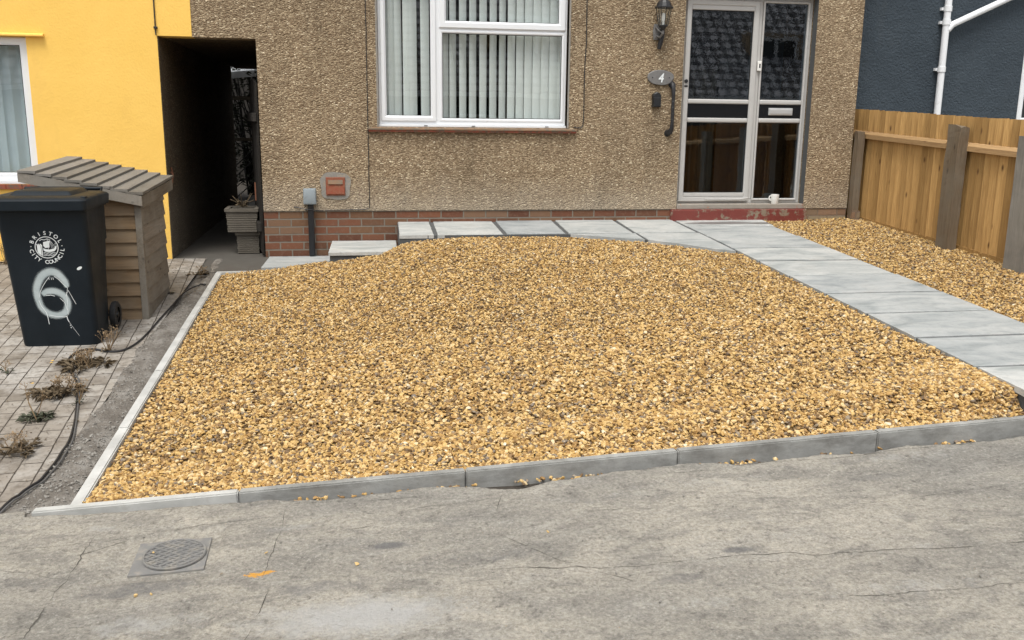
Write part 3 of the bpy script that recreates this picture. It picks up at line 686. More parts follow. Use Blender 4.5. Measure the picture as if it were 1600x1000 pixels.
# ------------------------------------------------------------------ pebbledash house
house = thing('pebbledash_house', 'brown pebbledash house with brick base, white window and grey glazed porch door', 'house', (2.0, 0, 0))
WX = (.272, 2.135, 1.262, 2.80); DX = (3.325, 4.745, .345, 2.60); PXR = (-9, -.847, -9, 2.052)
win_up = [(.30, 2.1, 3.7, 4.8), (3.6, 4.5, 3.7, 4.8)]
xs = [-1.411, -.847, .272, .30, 2.1, 2.135, 3.325, 3.6, 4.5, 4.745, 5.25]; zs = [.452, 1.262, 2.052, 2.60, 2.80, 3.7, 4.8, 5.5]
solid = lambda x, z: not (inrect(x, z, WX) or inrect(x, z, DX) or inrect(x, z, PXR) or any(inrect(x, z, q) for q in win_up))
# main wall above plinth; the wall front carries a thin roughcast edge over the brick
wall_grid(MB(), xs, zs, solid, -.012, .24).build('wall', 'pebble', house)
mb = MB(); mb.box(-.847, 3.262, .0, .235, -.30, .450); mb.box(4.772, 5.243, .004, .235, -.1, .448)
mb.build('plinth', 'brick', house)
bpart('plinth', 'brick_old', house, 4.776, 5.246, -.004, .004, .1, .449)
# side and back walls, floor above the passage
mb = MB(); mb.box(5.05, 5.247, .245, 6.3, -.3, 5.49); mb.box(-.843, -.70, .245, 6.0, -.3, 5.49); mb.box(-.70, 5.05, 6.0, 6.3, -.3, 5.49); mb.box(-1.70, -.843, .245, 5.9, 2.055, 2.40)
mb.build('side_wall', 'pebble_shaded', house)
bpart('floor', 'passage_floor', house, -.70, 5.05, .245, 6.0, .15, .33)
bpart('ceiling', 'interior', house, -.70, 5.05, .245, 6.0, 2.85, 2.95)
bpart('partition', 'interior', house, 2.55, 2.65, .245, 6.0, .33, 2.85)
mb = MB(); mb.prism([(-.45, 5.35), (3.1, 7.6), (6.7, 5.35), (6.7, 5.5), (3.1, 7.78), (-.45, 5.5)], -1.5, 5.6, 'x')
mb.build('roof', 'roof_tile_far', house)
for r in win_up:
    f = bpart('window', 'upvc', house, r[0], r[1], .06, .12, r[2], r[3], bev=.01)
    bpart('pane', 'door_glass', f, r[0]+.07, r[1]-.07, .045, .055, r[2]+.07, r[3]-.07)

# main window: frame built of bars with bevelled sashes
def frame_ring(mb, x0, x1, z0, z1, w, y0, y1, bev=.008, cham=.0):
    """picture frame with mitred corners, inner edge chamfered"""
    def ring(ix, y): return [(x0+ix, y, z0+ix), (x1-ix, y, z0+ix), (x1-ix, y, z1-ix), (x0+ix, y, z1-ix)]
    rings = [ring(0, y1), ring(0, y0+bev), ring(bev, y0), ring(w-cham, y0), ring(w, y0+(cham if cham else bev)), ring(w, y1)]
    vs = [p for r in rings for p in r]; fs = []
    for i in range(6):
        for j in range(4):
            fs.append((i*4+j, i*4+(j+1) % 4, ((i+1) % 6)*4+(j+1) % 4, ((i+1) % 6)*4+j))
    mb.add(vs, fs)
win = thing('window', None, None, (1.2, .05, 1.3)); del_keys = [k for k in win.keys()]
win.parent = house; win.location = (1.2-2.0, .05, 1.3)
m = MB(); x0, x1, z0, z1 = .276, 2.131, 1.285, 2.797
frame_ring(m, x0, x1, z0, z1, .042, .045, .115, .006)
m.box(.826, .872, .047, .113, z0+.042, z1-.042, bev=.004)          # mullion
m.box(.872, x1-.042, .048, .112, 2.172, 2.212, bev=.004)                 # transom
m.build('frame', 'upvc', win)
m = MB(); frame_ring(m, .300, .832, 1.318, 2.775, .052, .030, .10, .006, .018); m.build('sash', 'upvc', win)      # left casement
m = MB(); frame_ring(m, .866, 2.110, 2.200, 2.775, .066, .030, .10, .006, .018); m.build('sash', 'upvc', win)
m = MB(); frame_ring(m, .868, 2.108, 1.320, 2.180, .030, .040, .10, .004, .012); m.build('glazing_bead', 'upvc', win)
for (a, b, c_, d_) in ((.352, .780, 1.370, 2.723), (.932, 2.044, 2.266, 2.709), (.898, 2.078, 1.350, 2.150)):
    m = MB(); frame_ring(m, a-.006, b+.006, c_-.006, d_+.006, .010, .050, .06, .002); m.build('rubber_seal', 'seal', win)
    bpart('pane', 'glass', win, a, b, .062, .068, c_, d_)
m = MB(); m.box(.272, 2.135, .020, .12, 1.264, 1.285, bev=.003); m.build('cill', 'upvc', win)
for x in (.71, 1.18, 1.92):
    bpart('drain_slot', 'seal', win, x, x+.035, .017, .021, 1.272, 1.279)
# clay tile sill below
ms_ = MB()
for i in range(14):
    a = .168+i*(2.232-.168)/14; ms_.prism([(.02, 1.2640), (-.055, 1.249), (-.055, 1.235), (.02, 1.235)], a+.001, a+(2.232-.168)/14-.001, 'x')
ms_.v = [(v[0], v[1], v[2]) for v in ms_.v]
ms_.build('sill', 'sill_tile', house)
bpart('sill_edge', 'sill_red', house, .172, 2.228, -.046, .0, 1.215, 1.2345, bev=.003)
bpart('window_bead', 'cement', house, .255, .272, -.0155, .05, 1.262, 2.8); bpart('window_bead', 'cement', house, 2.135, 2.152, -.0155, .05, 1.262, 2.8)

# porch door: grey aluminium two-light screen
door = bpy.data.objects.new('door', None); COL.objects.link(door); door.parent = house; door.location = (4.0-2.0, .1, .5)
Y0 = .085
m = MB(); frame_ring(m, 3.328, 4.742, .500, 2.595, .046, Y0+.015, Y0+.09, .004); m.box(4.158, 4.192, Y0+.012, Y0+.09, .546, 2.549, bev=.004)
m.build('frame', 'alu', door)
lf = MB(); frame_ring(lf, 3.372, 4.150, .520, 2.548, .056, Y0-.012, Y0+.05, .006, .010)
lf.box(3.428, 4.094, Y0-.012, Y0+.045, .576, .612, bev=.002)
lf.box(3.428, 4.094, Y0-.008, Y0+.04, 1.338, 1.384, bev=.012); lf.box(3.428, 4.094, Y0-.008, Y0+.04, 1.526, 1.572, bev=.012); lf.box(3.428, 4.094, Y0-.008, Y0+.04, 2.450, 2.492, bev=.006)
leaf = lf.build('door_leaf', 'alu', door)
rf = MB(); frame_ring(rf, 4.194, 4.704, .530, 2.556, .020, Y0-.004, Y0+.05, .004, .006)
rf.box(4.214, 4.684, Y0-.004, Y0+.04, 1.340, 1.386, bev=.012); rf.box(4.214, 4.684, Y0-.004, Y0+.04, 1.526, 1.574, bev=.012)
side = rf.build('side_light', 'alu', door)
for (a, b, zz) in ((3.427, 4.096, (.612, 1.338)), (3.427, 4.096, (1.572, 2.45))):
    bpart('pane', 'door_glass', leaf, a, b, Y0+.018, Y0+.024, *zz)
    m = MB(); frame_ring(m, a-.002, b+.002, zz[0]-.002, zz[1]+.002, .009, Y0+.010, Y0+.02, .002); m.build('rubber_seal', 'seal', leaf)
for (a, b, zz) in ((4.213, 4.685, (.549, 1.340)), (4.213, 4.685, (1.574, 2.537))):
    bpart('pane', 'door_glass', side, a, b, Y0+.018, Y0+.024, *zz)
bpart('kick_panel', 'panel_black', leaf, 3.428, 4.094, Y0+.008, Y0+.020, 1.384, 1.526)
bpart('kick_panel', 'panel_black', side, 4.214, 4.684, Y0+.008, Y0+.020, 1.386, 1.526)
m = MB(); m.box(4.320, 4.590, Y0-.004, Y0+.006, 1.418, 1.492, bev=.006); m.box(4.336, 4.574, Y0-.009, Y0-.003, 1.432, 1.478, bev=.003); m.build('letter_plate', 'chrome', side)
m = MB(); m.box(4.160, 4.202, Y0-.020, Y0+.004, 1.862, 1.962, bev=.006); hd = m.build('handle', 'ceramic', door)
bpart('finger_recess', 'seal', door, 4.174, 4.190, Y0-.0215, Y0-.018, 1.892, 1.934, bev=.002)
m = MB(); m.lathe([(0, -.014), (.017, -.014), (.020, -.004), (.020, 0)], (3.396, Y0-.010, 1.748), 16, 'y'); m.build('lock', 'black_iron', door)
bpart('lock_plate', 'black_iron', door, 3.378, 3.414, Y0-.017, Y0-.011, 1.690, 1.708, bev=.002)
m = MB(); m.tube([(3.66, Y0-.03, .545), (4.04, Y0-.032, .543), (4.14, Y0-.03, .560)], [.007, .009, .006], 8); m.build('weather_bar', 'alu', door)
# dark reveal side and head lining
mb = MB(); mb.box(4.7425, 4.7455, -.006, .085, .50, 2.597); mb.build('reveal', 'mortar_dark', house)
# inside the porch
mb = MB(); mb.box(2.75, 5.05, 1.35, 1.40, .33, 2.85); mb.build('porch_back_wall', 'interior', house)
idr = bpart('inner_door', 'panel_black', house, 3.45, 4.25, 1.30, 1.345, .345, 2.35, bev=.005)
n = N('brown_curtain', .9); s = n.sep(); c = n.mix(n.ramp(n.math('SINE', n.math('MULTIPLY', s[0], 55)), [(.2, 0), (.8, 1)]), (.06, .042, .026), (.16, .115, .07)); M['curtain'] = n.fin(c)
mc = MB(); k = 60
def curtain(x0, x1, z0, z1, y, amp=.02, fq=70, name='curtain', mat='curtain', par=None):
    m = MB(); P0 = []
    for i in range(k+1):
        x = x0+(x1-x0)*i/k; P0.append((x, y+amp*math.sin(fq*x)+.3*amp*math.sin(2.3*fq*x+1)))
    vs = [(p[0], p[1], z0) for p in P0]+[(p[0], p[1], z1) for p in P0]+[(p[0], p[1]+.004, z0) for p in P0]+[(p[0], p[1]+.004, z1) for p in P0]
    q = k+1; fs = [(i, i+1, q+i+1, q+i) for i in range(k)]+[(2*q+i, 3*q+i, 3*q+i+1, 2*q+i+1) for i in range(k)]
    m.add(vs, fs, smooth=True); return m.build(name, mat, par)
ct = curtain(3.55, 3.95, .40, 1.9, .62); tag(ct, 'brown curtain hanging behind the left lower pane of the porch door', 'curtain')
# step under the door
stp = MB(); stp.box(3.262, 4.772, -.045, .20, .20, .448, bev=.008)
stp.build('doorstep', 'red_step', house)
mb = MB(); mb.box(3.33, 4.74, -.020, .17, .4485, .500, bev=.006); mb.build('threshold', plain('worn_threshold', (.30, .27, .23), .85, var=.25, scale=12, bump=.6, bscale=50, bd=.005, dirt=(.42, .16, .09), dirt_amt=(.60, .7)), house)

# room behind the window: dark walls, blinds
bl = thing('vertical_blind', 'pale grey-green vertical slat blind hanging inside the white window', 'blind', (1.2, .16, 1.3))
xsl = []
x = .335
gaps = [(.335, 14), (.40, 20), (.455, 35), (.545, 12), (.60, 30), (.715, 14), (.79, 16)]
for x, a in gaps[:6]: xsl.append((x+.02, a))
x = .925; i = 0
while x < 2.14:
    xsl.append((x, [20, 38, 30, 34, 26, 30, 34, 18, 16, 14, 10, 14, 10, 12][i % 14])); x += [.085, .098, .10, .102, .10, .094, .092, .086, .086, .086, .084, .085, .086, .086][i % 14]; i += 1
for x, a in xsl:
    m = MB(); A = R_(a); hw = .044; P0 = []
    for q in range(5):
        t = -1+q*.5; P0.append((x+t*hw*math.cos(A), .17+t*hw*math.sin(A)-.004*(1-t*t)))
    kk = 5; vs = [(p[0]+.003*random.uniform(-1, 1), p[1], 1.345) for p in P0]+[(p[0], p[1], 2.70) for p in P0]
    vs += [(v_[0], v_[1]+.0015, v_[2]) for v_ in vs]
    fs = [(q, q+1, kk+q+1, kk+q) for q in range(4)]+[(2*kk+q, 3*kk+q, 3*kk+q+1, 2*kk+q+1) for q in range(4)]
    m.add(vs, fs, smooth=True); m.build('slat', 'blind', bl)
bpart('head_rail', 'upvc', bl, .32, 2.10, .13, .21, 2.70, 2.74, bev=.004)

# ------------------------------------------------------------------ yellow house
yh = thing('yellow_house', 'yellow rendered house with a white window, left of the dark passage', 'house', (-4.5, 0, 0))
YW = (-4.6, -2.838, .70, 2.018)
xs = [-9, -4.6, -2.838, -1.718, -1.413]; zs = [-.02, .70, 2.018, 2.056, 5.5]
wall_grid(MB(), xs, zs, lambda x, z: not inrect(x, z, YW) and not (x > -1.718 and z < 2.056), -.014, .24).build('wall', 'yellow', yh)
bpart('plinth', 'brick', yh, -9, -1.730, -.006, .2, -.40, -.0205)
mb = MB(); mb.box(-1.95, -1.716, .243, 5.35, -.3, 5.4); mb.build('passage_wall', 'pebble_shaded', yh)
mb = MB(); mb.box(-1.727, -1.712, -.008, .24, -.25, 2.052); mb.build('wall_edge', 'pebble_shaded', yh)
mb = MB(); mb.box(-9, -1.96, 5.1, 5.35, -.3, 5.4); mb.box(-9, -8.8, .25, 5.1, -.3, 5.4); mb.build('back_wall', 'interior', yh)
mb = MB(); mb.prism([(-.45, 5.35), (2.7, 7.6), (6.0, 5.35), (6.0, 5.5), (2.7, 7.78), (-.45, 5.5)], -9.2, -1.5, 'x'); mb.build('roof', 'roof_tile_far', yh)
mb = MB(); mb.prism([(-.013, 2.05), (-.060, 2.034), (-.060, 2.022), (-.013, 2.022)], -4.8, -2.682, 'x'); mb.build('drip_lip', 'yellow', yh)
yw = bpy.data.objects.new('window', None); COL.objects.link(yw); yw.parent = yh; yw.location = (.8, 0, .7)
m = MB(); frame_ring(m, -4.6, -2.840, .745, 2.016, .070, .020, .10, .008, .012); m.box(-3.74, -3.66, .022, .1, .815, 1.946, bev=.006); m.build('frame', 'upvc', yw)
m = MB(); m.box(-4.62, -2.835, -.02, .10, .715, .745, bev=.004); m.build('cill', 'upvc', yw)
m = MB(); frame_ring(m, -3.662, -2.908, .812, 1.948, .008, .034, .05, .002); m.build('rubber_seal', 'seal', yw)
bpart('pane', 'glass', yw, -3.66, -2.91, .05, .056, .815, 1.945); bpart('pane', 'glass', yw, -4.53, -3.74, .05, .056, .815, 1.945)
m = MB()
for i in range(16):
    a = -4.9+i*.137; m.box(a, a+.134, -.045, .0, .668, .712, bev=.003)
m.build('sill', 'sill_red', yh)
ct = curtain(-3.75, -2.88, .80, 2.0, .22, .012, 60, mat='lead'); tag(ct, 'pale net curtain hanging inside the window of the yellow house', 'curtain')
bpart('room', 'interior', yh, -4.9, -2.5, 1.6, 1.65, .1, 2.4)

# ------------------------------------------------------------------ dark blue neighbour house on the right
nh = thing('dark_blue_house', 'dark slate-blue rendered house beyond the wooden fence', 'house', (9, .3, 0))
NW = (7.40, 9.2, 1.38, 2.30)
xs = [5.252, 7.40, 9.2, 14]; zs = [-.3, 1.38, 2.30, 5.5]
NWZ = 2.33
zs = [-.3, 1.36, 2.36, 5.5]
wall_grid(MB(), xs, zs, lambda x, z: not (7.40 < x < 9.2 and 1.36 < z < 2.36), .30, .55).build('wall', 'slate_blue', nh)
mb = MB(); mb.box(5.26, 14, 5.5, 5.7, -.3, 5.4); mb.box(13.8, 14, .56, 5.5, -.3, 5.4); mb.build('side_wall', 'slate_blue', nh)
mb = MB(); mb.prism([(-.15, 5.35), (3.1, 7.5), (6.3, 5.35), (6.3, 5.5), (3.1, 7.68), (-.15, 5.5)], 5.65, 14.2, 'x'); mb.build('roof', 'roof_tile_far', nh)
nw = bpy.data.objects.new('window', None); COL.objects.link(nw); nw.parent = nh; nw.location = (-1, 0, 1.4)
m = MB(); frame_ring(m, 7.402, 9.198, 1.362, 2.358, .065, .29, .42, .008, .012); m.build('frame', 'upvc', nw)
bpart('pane', 'glass', nw, 7.46, 9.14, .345, .35, 1.42, 2.30)
bpart('room', 'interior', nh, 7.0, 9.6, 1.4, 1.45, .9, 3)
dp = thing('drain_pipe', 'white plastic drain pipe with a slanting branch on the dark blue wall', 'pipe', (6.36, .24, .2))
m = MB(); m.tube([(6.375, .235, .15), (6.365, .235, 2.45), (6.36, .235, 5.4)], .036, 16); m.build('down_pipe', 'white_plastic', dp)
m = MB(); m.tube([(6.385, .235, 2.34), (6.44, .235, 2.40), (7.08, .235, 2.69), (8.3, .235, 3.23)], .034, 16); m.build('branch_pipe', 'white_plastic', dp)
for z in (1.93, 2.42, 2.56, 3.6):
    m = MB(); m.lathe([(.036, -.03), (.043, -.028), (.043, .028), (.036, .03)], (6.366, .235, z), 16); m.box(6.31, 6.42, .262, .296, z-.015, z+.015); m.build('collar', 'white_plastic', dp)

# ------------------------------------------------------------------ fence
fx_ = 5.42
fe = thing('fence', 'new golden closeboard fence between weathered grey posts', 'fence', (fx_, -2.5, .2))
def ftop(y): return 1.498+.044*(y-.25)
def fbot(y): return S(y)-.04
bays = [(.25, -1.44), (-1.46, -2.42), (-2.44, -3.9), (-3.92, -5.3)]
for a, b in bays:
    m = MB(); y = a
    while y > b+.04:
        wd = min(random.uniform(.086, .104), y-b); z1 = ftop(y)+random.uniform(-.004, .004); z0 = fbot(y)+.06
        m.prism([(fx_-.004, y), (fx_-.030-random.uniform(0, .006), y-.008), (fx_+.004, y-wd-.010), (fx_+.012, y-wd-.010), (fx_+.012, y)][::1], z0, z1, 'z')
        y -= wd+.003
    m.build('board_panel', 'fence_wood', fe)
    ym = (a+b)/2; L = a-b
    m = MB(); zc = lambda y: 1.236+.044*(y-.2)
    m.loft([[(fx_-.070, y, zc(y)-.034), (fx_-.017, y, zc(y)-.034), (fx_-.017, y, zc(y)+.040), (fx_-.048, y, zc(y)+.034), (fx_-.070, y, zc(y)+.010)] for y in (a, a-L/3, a-2*L/3, b)])
    m.build('rail', 'rail_wood', fe)
    m = MB(); m.loft([[(fx_-.030, y, fbot(y)-.10), (fx_+.006, y, fbot(y)-.10), (fx_+.006, y, fbot(y)+.075), (fx_-.030, y, fbot(y)+.075)] for y in (a, b)])
    m.build('gravel_board', 'fence_wood', fe)
def post(x0, x1, y0, y1, z0, z1, mat, label, rough=.012, slope=0, sub=None):
    m = MB(); rings = []; K = 26
    for i in range(K+1):
        t = i/K; z = z0+(z1-z0)*t; r = []
        for (x, y) in [(x0, y0), ((x0+x1)/2, y0), (x1, y0), (x1, (y0+y1)/2), (x1, y1), ((x0+x1)/2, y1), (x0, y1), (x0, (y0+y1)/2)]:
            e = rough*(.4+1.2*sst(.75, 1, t))
            zz = z+(slope*(y-y0)/(y1-y0) if i == K else 0)+(rough*1.6*mnoise.noise(Vector((x*31, y*31, 9))) if i == K else 0)
            r.append((x+e*mnoise.noise(Vector((x*9, y*9, z*5))), y+e*mnoise.noise(Vector((x*9+7, y*9, z*5))), zz))
        rings.append(r)
    m.loft(rings, rnd=random.random()); m.v = m.v; o = m.build('post', mat, fe); o['label'] = label; return o
post(5.262, 5.335, -.10, -.012, .20, 1.262, 'post_old', 'thin weathered grey post fixed to the house corner', .010)
post(5.262, 5.352, -1.75, -1.575, .16, 1.325, 'post_old', 'thick old cracked post with a splintered top', .014, .02)
post(5.255, 5.352, -2.72, -2.50, .10, 1.262, 'post_grey', 'squared grey post at the right edge of the photo', .004)
post(5.255, 5.352, -4.1, -3.92, .0, 1.2, 'post_grey', 'farther right fence post', .006)
bpart('post_foot', 'brick_old', fe, 5.262, 5.350, -.115, -.012, .2, .43)

# ------------------------------------------------------------------ shed (small clapboard store)
sh = thing('wooden_store', 'small weathered wooden store with lapped boards and a sloping plank roof, behind the bin', 'shed', (-1.9, -1.75, -.12))
SX0, SX1, SY0, SY1 = -2.22, -1.515, -2.16, -1.33
bz = -.155
def roofz(x): return .930+(x-SX0)*(.775-.930)/(SX1-SX0)
# front clapboards
m = MB(); k = 9; hgt = .098
for i in range(k):
    z0 = bz+.01+i*hgt; z1 = z0+hgt+.012
    if z0 > roofz(SX0): break
    za, zb = min(z1, roofz(SX0)-.01), min(z1, roofz(SX1)-.01)
    if zb < z0+.01: zb = z0+.01; 
    y0 = SY0
    m.add([(SX0, y0-.019, z0), (SX1-.035, y0-.019, z0), (SX1-.035, y0-.003, zb), (SX0, y0-.003, za), (SX0, y0+.006, z0), (SX1-.035, y0+.006, z0), (SX1-.035, y0+.006, zb), (SX0, y0+.006, za)],
          [(0, 1, 2, 3), (4, 7, 6, 5), (0, 4, 5, 1), (1, 5, 6, 2), (2, 6, 7, 3), (3, 7, 4, 0)])
m.build('front_boards', 'shed_board_front', sh)
m = MB(); hg = .118; i = 0
while bz+.01+i*hg < roofz(SX1)-.05:
    z0 = bz+.01+i*hg; z1 = min(z0+hg+.014, roofz(SX1)-.012); x1 = SX1
    m.add([(x1+.014, SY0+.03, z0), (x1+.014, SY1, z0), (x1+.0, SY1, z1), (x1+.0, SY0+.03, z1), (x1-.006, SY0+.03, z0), (x1-.006, SY1, z0), (x1-.006, SY1, z1), (x1-.006, SY0+.03, z1)],
          [(0, 1, 2, 3), (4, 7, 6, 5), (0, 4, 5, 1), (1, 5, 6, 2), (2, 6, 7, 3), (3, 7, 4, 0)])
    i += 1
m.build('side_boards', 'shed_board_side', sh)
bpart('corner_post', 'shed_board_side', sh, SX1-.034, SX1+.012, SY0-.022, SY0+.028, bz-.02, roofz(SX1)-.004, bev=.003)
m = MB(); m.box(SX0+.01, SX1-.04, SY0+.01, SY1, bz-.01, .60); m.box(SX0, SX0+.02, SY0, SY1, bz-.01, .84); m.box(SX0, SX1, SY1-.02, SY1, bz-.01, .66); m.build('carcass', 'dark_wood', sh)
# roof planks: each runs front to back and laps over the next one down
m = MB(); K = 8; xa, xb = -2.285, -1.485
for i in range(K):
    x0 = xa+(xb-xa)*i/K-.002; x1 = xa+(xb-xa)*(i+1)/K+.014
    zl_ = .955+(x0-xa)*(.785-.955)/(xb-xa); zr_ = .955+(x1-xa)*(.785-.955)/(xb-xa)
    t = .016; lift = .015
    ya, yb_ = -2.235+random.uniform(-.008, .008), -1.05+random.uniform(-.01, .01)
    m.add([(x0, ya, zl_-.008), (x1, ya, zr_+lift-.008), (x1, ya, zr_+lift+t-.004), (x0, ya, zl_+t-.010), (x0, yb_, zl_-.008+.05), (x1, yb_, zr_+lift-.008+.05), (x1, yb_, zr_+lift+t-.004+.05), (x0, yb_, zl_+t-.010+.05)],
          [(0, 1, 2, 3), (4, 7, 6, 5), (0, 4, 5, 1), (1, 5, 6, 2), (2, 6, 7, 3), (3, 7, 4, 0)])
m.build('roof', 'shed_roof', sh)
m = MB(); m.loft([[(xa+.01, y, .925+dz), (xb-.02, y, .755+dz), (xb-.02, y, .775+dz), (xa+.01, y, .945+dz)] for y, dz in ((-2.205, 0), (-1.08, .046))]); m.build('roof_deck', 'dark_wood', sh)
m = MB()
m.add([(xa-.004, -2.236, .957-.075), (xb+.004, -2.236, .785-.075), (xb+.004, -2.236, .782), (xa-.004, -2.236, .950), (xa-.004, -2.212, .957-.075), (xb+.004, -2.212, .785-.075), (xb+.004, -2.212, .782), (xa-.004, -2.212, .950)],
      [(0, 1, 2, 3), (4, 7, 6, 5), (0, 4, 5, 1), (1, 5, 6, 2), (2, 6, 7, 3), (3, 7, 4, 0)])
m.build('fascia', 'shed_board_side', sh)
m = MB(); m.loft([[(xb-.018, y, z-.085), (xb+.006, y, z-.085), (xb+.006, y, z), (xb-.018, y, z)] for y, z in ((-2.21, .782), (-1.06, .828))]); m.build('fascia', 'shed_board_side', sh)
m = MB(); m.box(SX1-.05, SX1+.05, SY1-.10, SY1-.03, -.125, -.075, bev=.004); m.build('foot_block', 'dark_wood', sh)

# ------------------------------------------------------------------ wheelie bin
bn = thing('wheelie_bin', 'charcoal wheelie bin with a white round council crest and a spray-painted 6', 'bin', (-1.92, -2.55, -.165))
bz0, bz1 = -.170, .765
def rr(cx, cy_, hx, hy, z, r=.045, k=4):
    out = []
    for (sx_, sy_, a0) in ((1, -1, -90), (1, 1, 0), (-1, 1, 90), (-1, -1, 180)):
        for i in range(k+1):
            a = R_(a0+90*i/k); out.append((cx+sx_*(hx-r)+r*math.cos(a), cy_+sy_*(hy-r)+r*math.sin(a), z))
    return out
bcx = -1.978
def bx_(t): return -1.938-.030*t
def fy(t): return -2.80-.075*t            # front plane against height fraction
def by(t): return -2.50+.13*t
rings = []
for t in (0, .02, .5, .62, .64, .9, 1.0):
    z = bz0+(bz1-bz0)*t; hx = .238+(.270-.238)*t+(.004 if t > .63 else 0); y0, y1 = fy(t), by(t)
    rings.append(rr(bx_(t), (y0+y1)/2, hx-(.012 if t == 0 else 0), (y1-y0)/2, z, .04))
m = MB(); m.loft(rings, smooth=True)
# rim collar
m.loft([rr(bcx, -2.61, .282, .268, bz1-.03, .03), rr(bcx, -2.61, .286, .272, bz1-.028, .03), rr(bcx, -2.61, .290, .276, bz1+.012, .03), rr(bcx, -2.61, .282, .268, bz1+.014, .03)], smooth=True)
m.build('body', 'bin', bn)
# side ribs and wheel recess
m = MB(); m.box(bcx+.262, bcx+.278, -2.42, -2.38, .50, .73, bev=.006)
m.build('rear_rib', 'bin', bn)
bpart('rear_rib', 'bin', bn, bcx-.285, bcx-.262, -2.42, -2.38, .50, .73, bev=.006)
lid = MB()
L0 = bz1+.014
lid.loft([rr(bcx, -2.64, .298, .300, L0-.030, .035), rr(bcx, -2.64, .306, .308, L0-.028, .035), rr(bcx, -2.64, .310, .310, L0+.030, .035), rr(bcx, -2.638, .302, .300, L0+.042, .04), rr(bcx, -2.635, .284, .280, L0+.050, .05), rr(bcx, -2.63, .270, .262, L0+.055, .05)], smooth=True)
lid_o = lid.build('lid', 'bin', bn)
m = MB(); m.loft([rr(bcx, -2.60, .195, .200, L0+.052, .02), rr(bcx, -2.60, .172, .172, L0+.078, .02), rr(bcx, -2.60, .166, .165, L0+.081, .02)], smooth=True); m.build('raised_panel', 'bin', lid_o)
m = MB(); m.tube([(bcx-.25, -2.35, L0+.03), (bcx-.25, -2.29, L0+.062), (bcx+.25, -2.29, L0+.062), (bcx+.25, -2.35, L0+.03)], .014, 10); m.build('handle_bar', 'bin', bn)
for x in (bcx-.12, bcx+.12): bpart('hinge', 'bin', bn, x-.04, x+.04, -2.36, -2.31, L0-.03, L0+.045, bev=.006)
for x in (bcx-.300, bcx+.265): bpart('lid_lug', 'bin', lid_o, x, x+.035, -2.90, -2.85, L0+.030, L0+.056, bev=.006)
for sgn, in ((1,), (-1,)):
    wx = bx_(0)+sgn*.262; wc = (wx, -2.42, -.132+.095)
    wh = MB(); wh.lathe([(.055, -.020), (.080, -.024), (.094, -.016), (.096, 0), (.094, .016), (.080, .024), (.055, .020)], wc, 28, 'x'); wo = wh.build('wheel', 'rubber', bn)
    m = MB(); m.lathe([(0, -.016), (.020, -.022), (.022, -.012), (.056, -.010), (.056, .010), (.022, .012), (.020, .022), (0, .016)], wc, 24, 'x'); m.build('hub', 'black_plastic', wo)
m = MB(); m.tube([(bx_(0)-.25, -2.42, -.037), (bx_(0)+.25, -2.42, -.037)], .011, 10); m.build('axle', 'black_iron', bn)

# graphics on the bin front, laid on the sloping front face
def FP(a, b, lift=.0025):       # a across from logo centre, b up (metres)
    a *= .87; b *= .88; z = LZ+b; t = (z-bz0)/(bz1-bz0); return (LX+a, fy(t)-lift, z)
LX, LZ = -1.952, .505
def on_front(m2d, lift=.0025, th=.0008):
    m = MB(); vs = [FP(v[0], v[1], lift) for v in m2d.v]; m.add(vs, m2d.f); m.r = m2d.r; return m
class M2(MB):
    def strip(s, pts, wd, close=False):
        pts = [Vector(p) for p in pts]; k = len(pts); ws = wd if isinstance(wd, (list, tuple)) else [wd]*k; vs = []
        for i, p in enumerate(pts):
            if close: t = pts[(i+1) % k]-pts[(i-1) % k]
            else: t = pts[min(i+1, k-1)]-pts[max(i-1, 0)]
            t.normalize(); nn = Vector((-t.y, t.x)); vs += [p+nn*ws[i]/2, p-nn*ws[i]/2]
        vs = [(v.x, v.y, 0) for v in vs]
        fs = [(2*i, 2*i+1, 2*((i+1) % k)+1, 2*((i+1) % k)) for i in range(k if close else k-1)]
        s.add(vs, fs); return s
    def poly(s, pts): s.add([(p[0], p[1], 0) for p in pts], [tuple(range(len(pts)))]); return s
def glyph(ch, size, ext=0):
    cu = bpy.data.curves.new('t', 'FONT'); cu.body = ch; cu.size = size; cu.align_x = 'CENTER'; cu.offset = size*.015; cu.resolution_u = 3
    ob = bpy.data.objects.new('t', cu); COL.objects.link(ob)
    dg = bpy.context.evaluated_depsgraph_get(); me = bpy.data.meshes.new_from_object(ob.evaluated_get(dg))
    vs = [v.co[:] for v in me.vertices]; fs = [tuple(p.vertices) for p in me.polygons]
    bpy.data.objects.remove(ob); bpy.data.meshes.remove(me); bpy.data.curves.remove(cu)
    return vs, fs
crest = M2()
def arc_text(txt, rad, a0, a1, size, inside):
    for i, ch in enumerate(txt):
        a = R_(a0+(a1-a0)*i/(len(txt)-1))
        if ch == ' ': continue
        vs, fs = glyph(ch, size); o = []
        hgt = size*.36
        for v in vs:
            x, y = v[0], v[1]-hgt
            if not inside: px, py = (x, y); rot = a-math.pi/2
            else: px, py = (x, y); rot = a+math.pi/2
            o.append((rad*math.cos(a)+px*math.cos(rot)-py*math.sin(rot), rad*math.sin(a)+px*math.sin(rot)+py*math.cos(rot), 0))
        crest.add(o, fs)
        # serif-like feet
arc_text('BRISTOL', .108, 157, 26, .040, False)
arc_text('CITY COUNCIL', .108, 194, 350, .040, True)
for a in (176, 6): crest.poly([(.108*math.cos(R_(a))+.0035*math.cos(q*.785), .108*math.sin(R_(a))+.0035*math.sin(q*.785)) for q in range(8)])
R0 = .079
crest.strip([(R0*math.cos(i*math.pi/24), R0*math.sin(i*math.pi/24)) for i in range(48)], .0055, True)
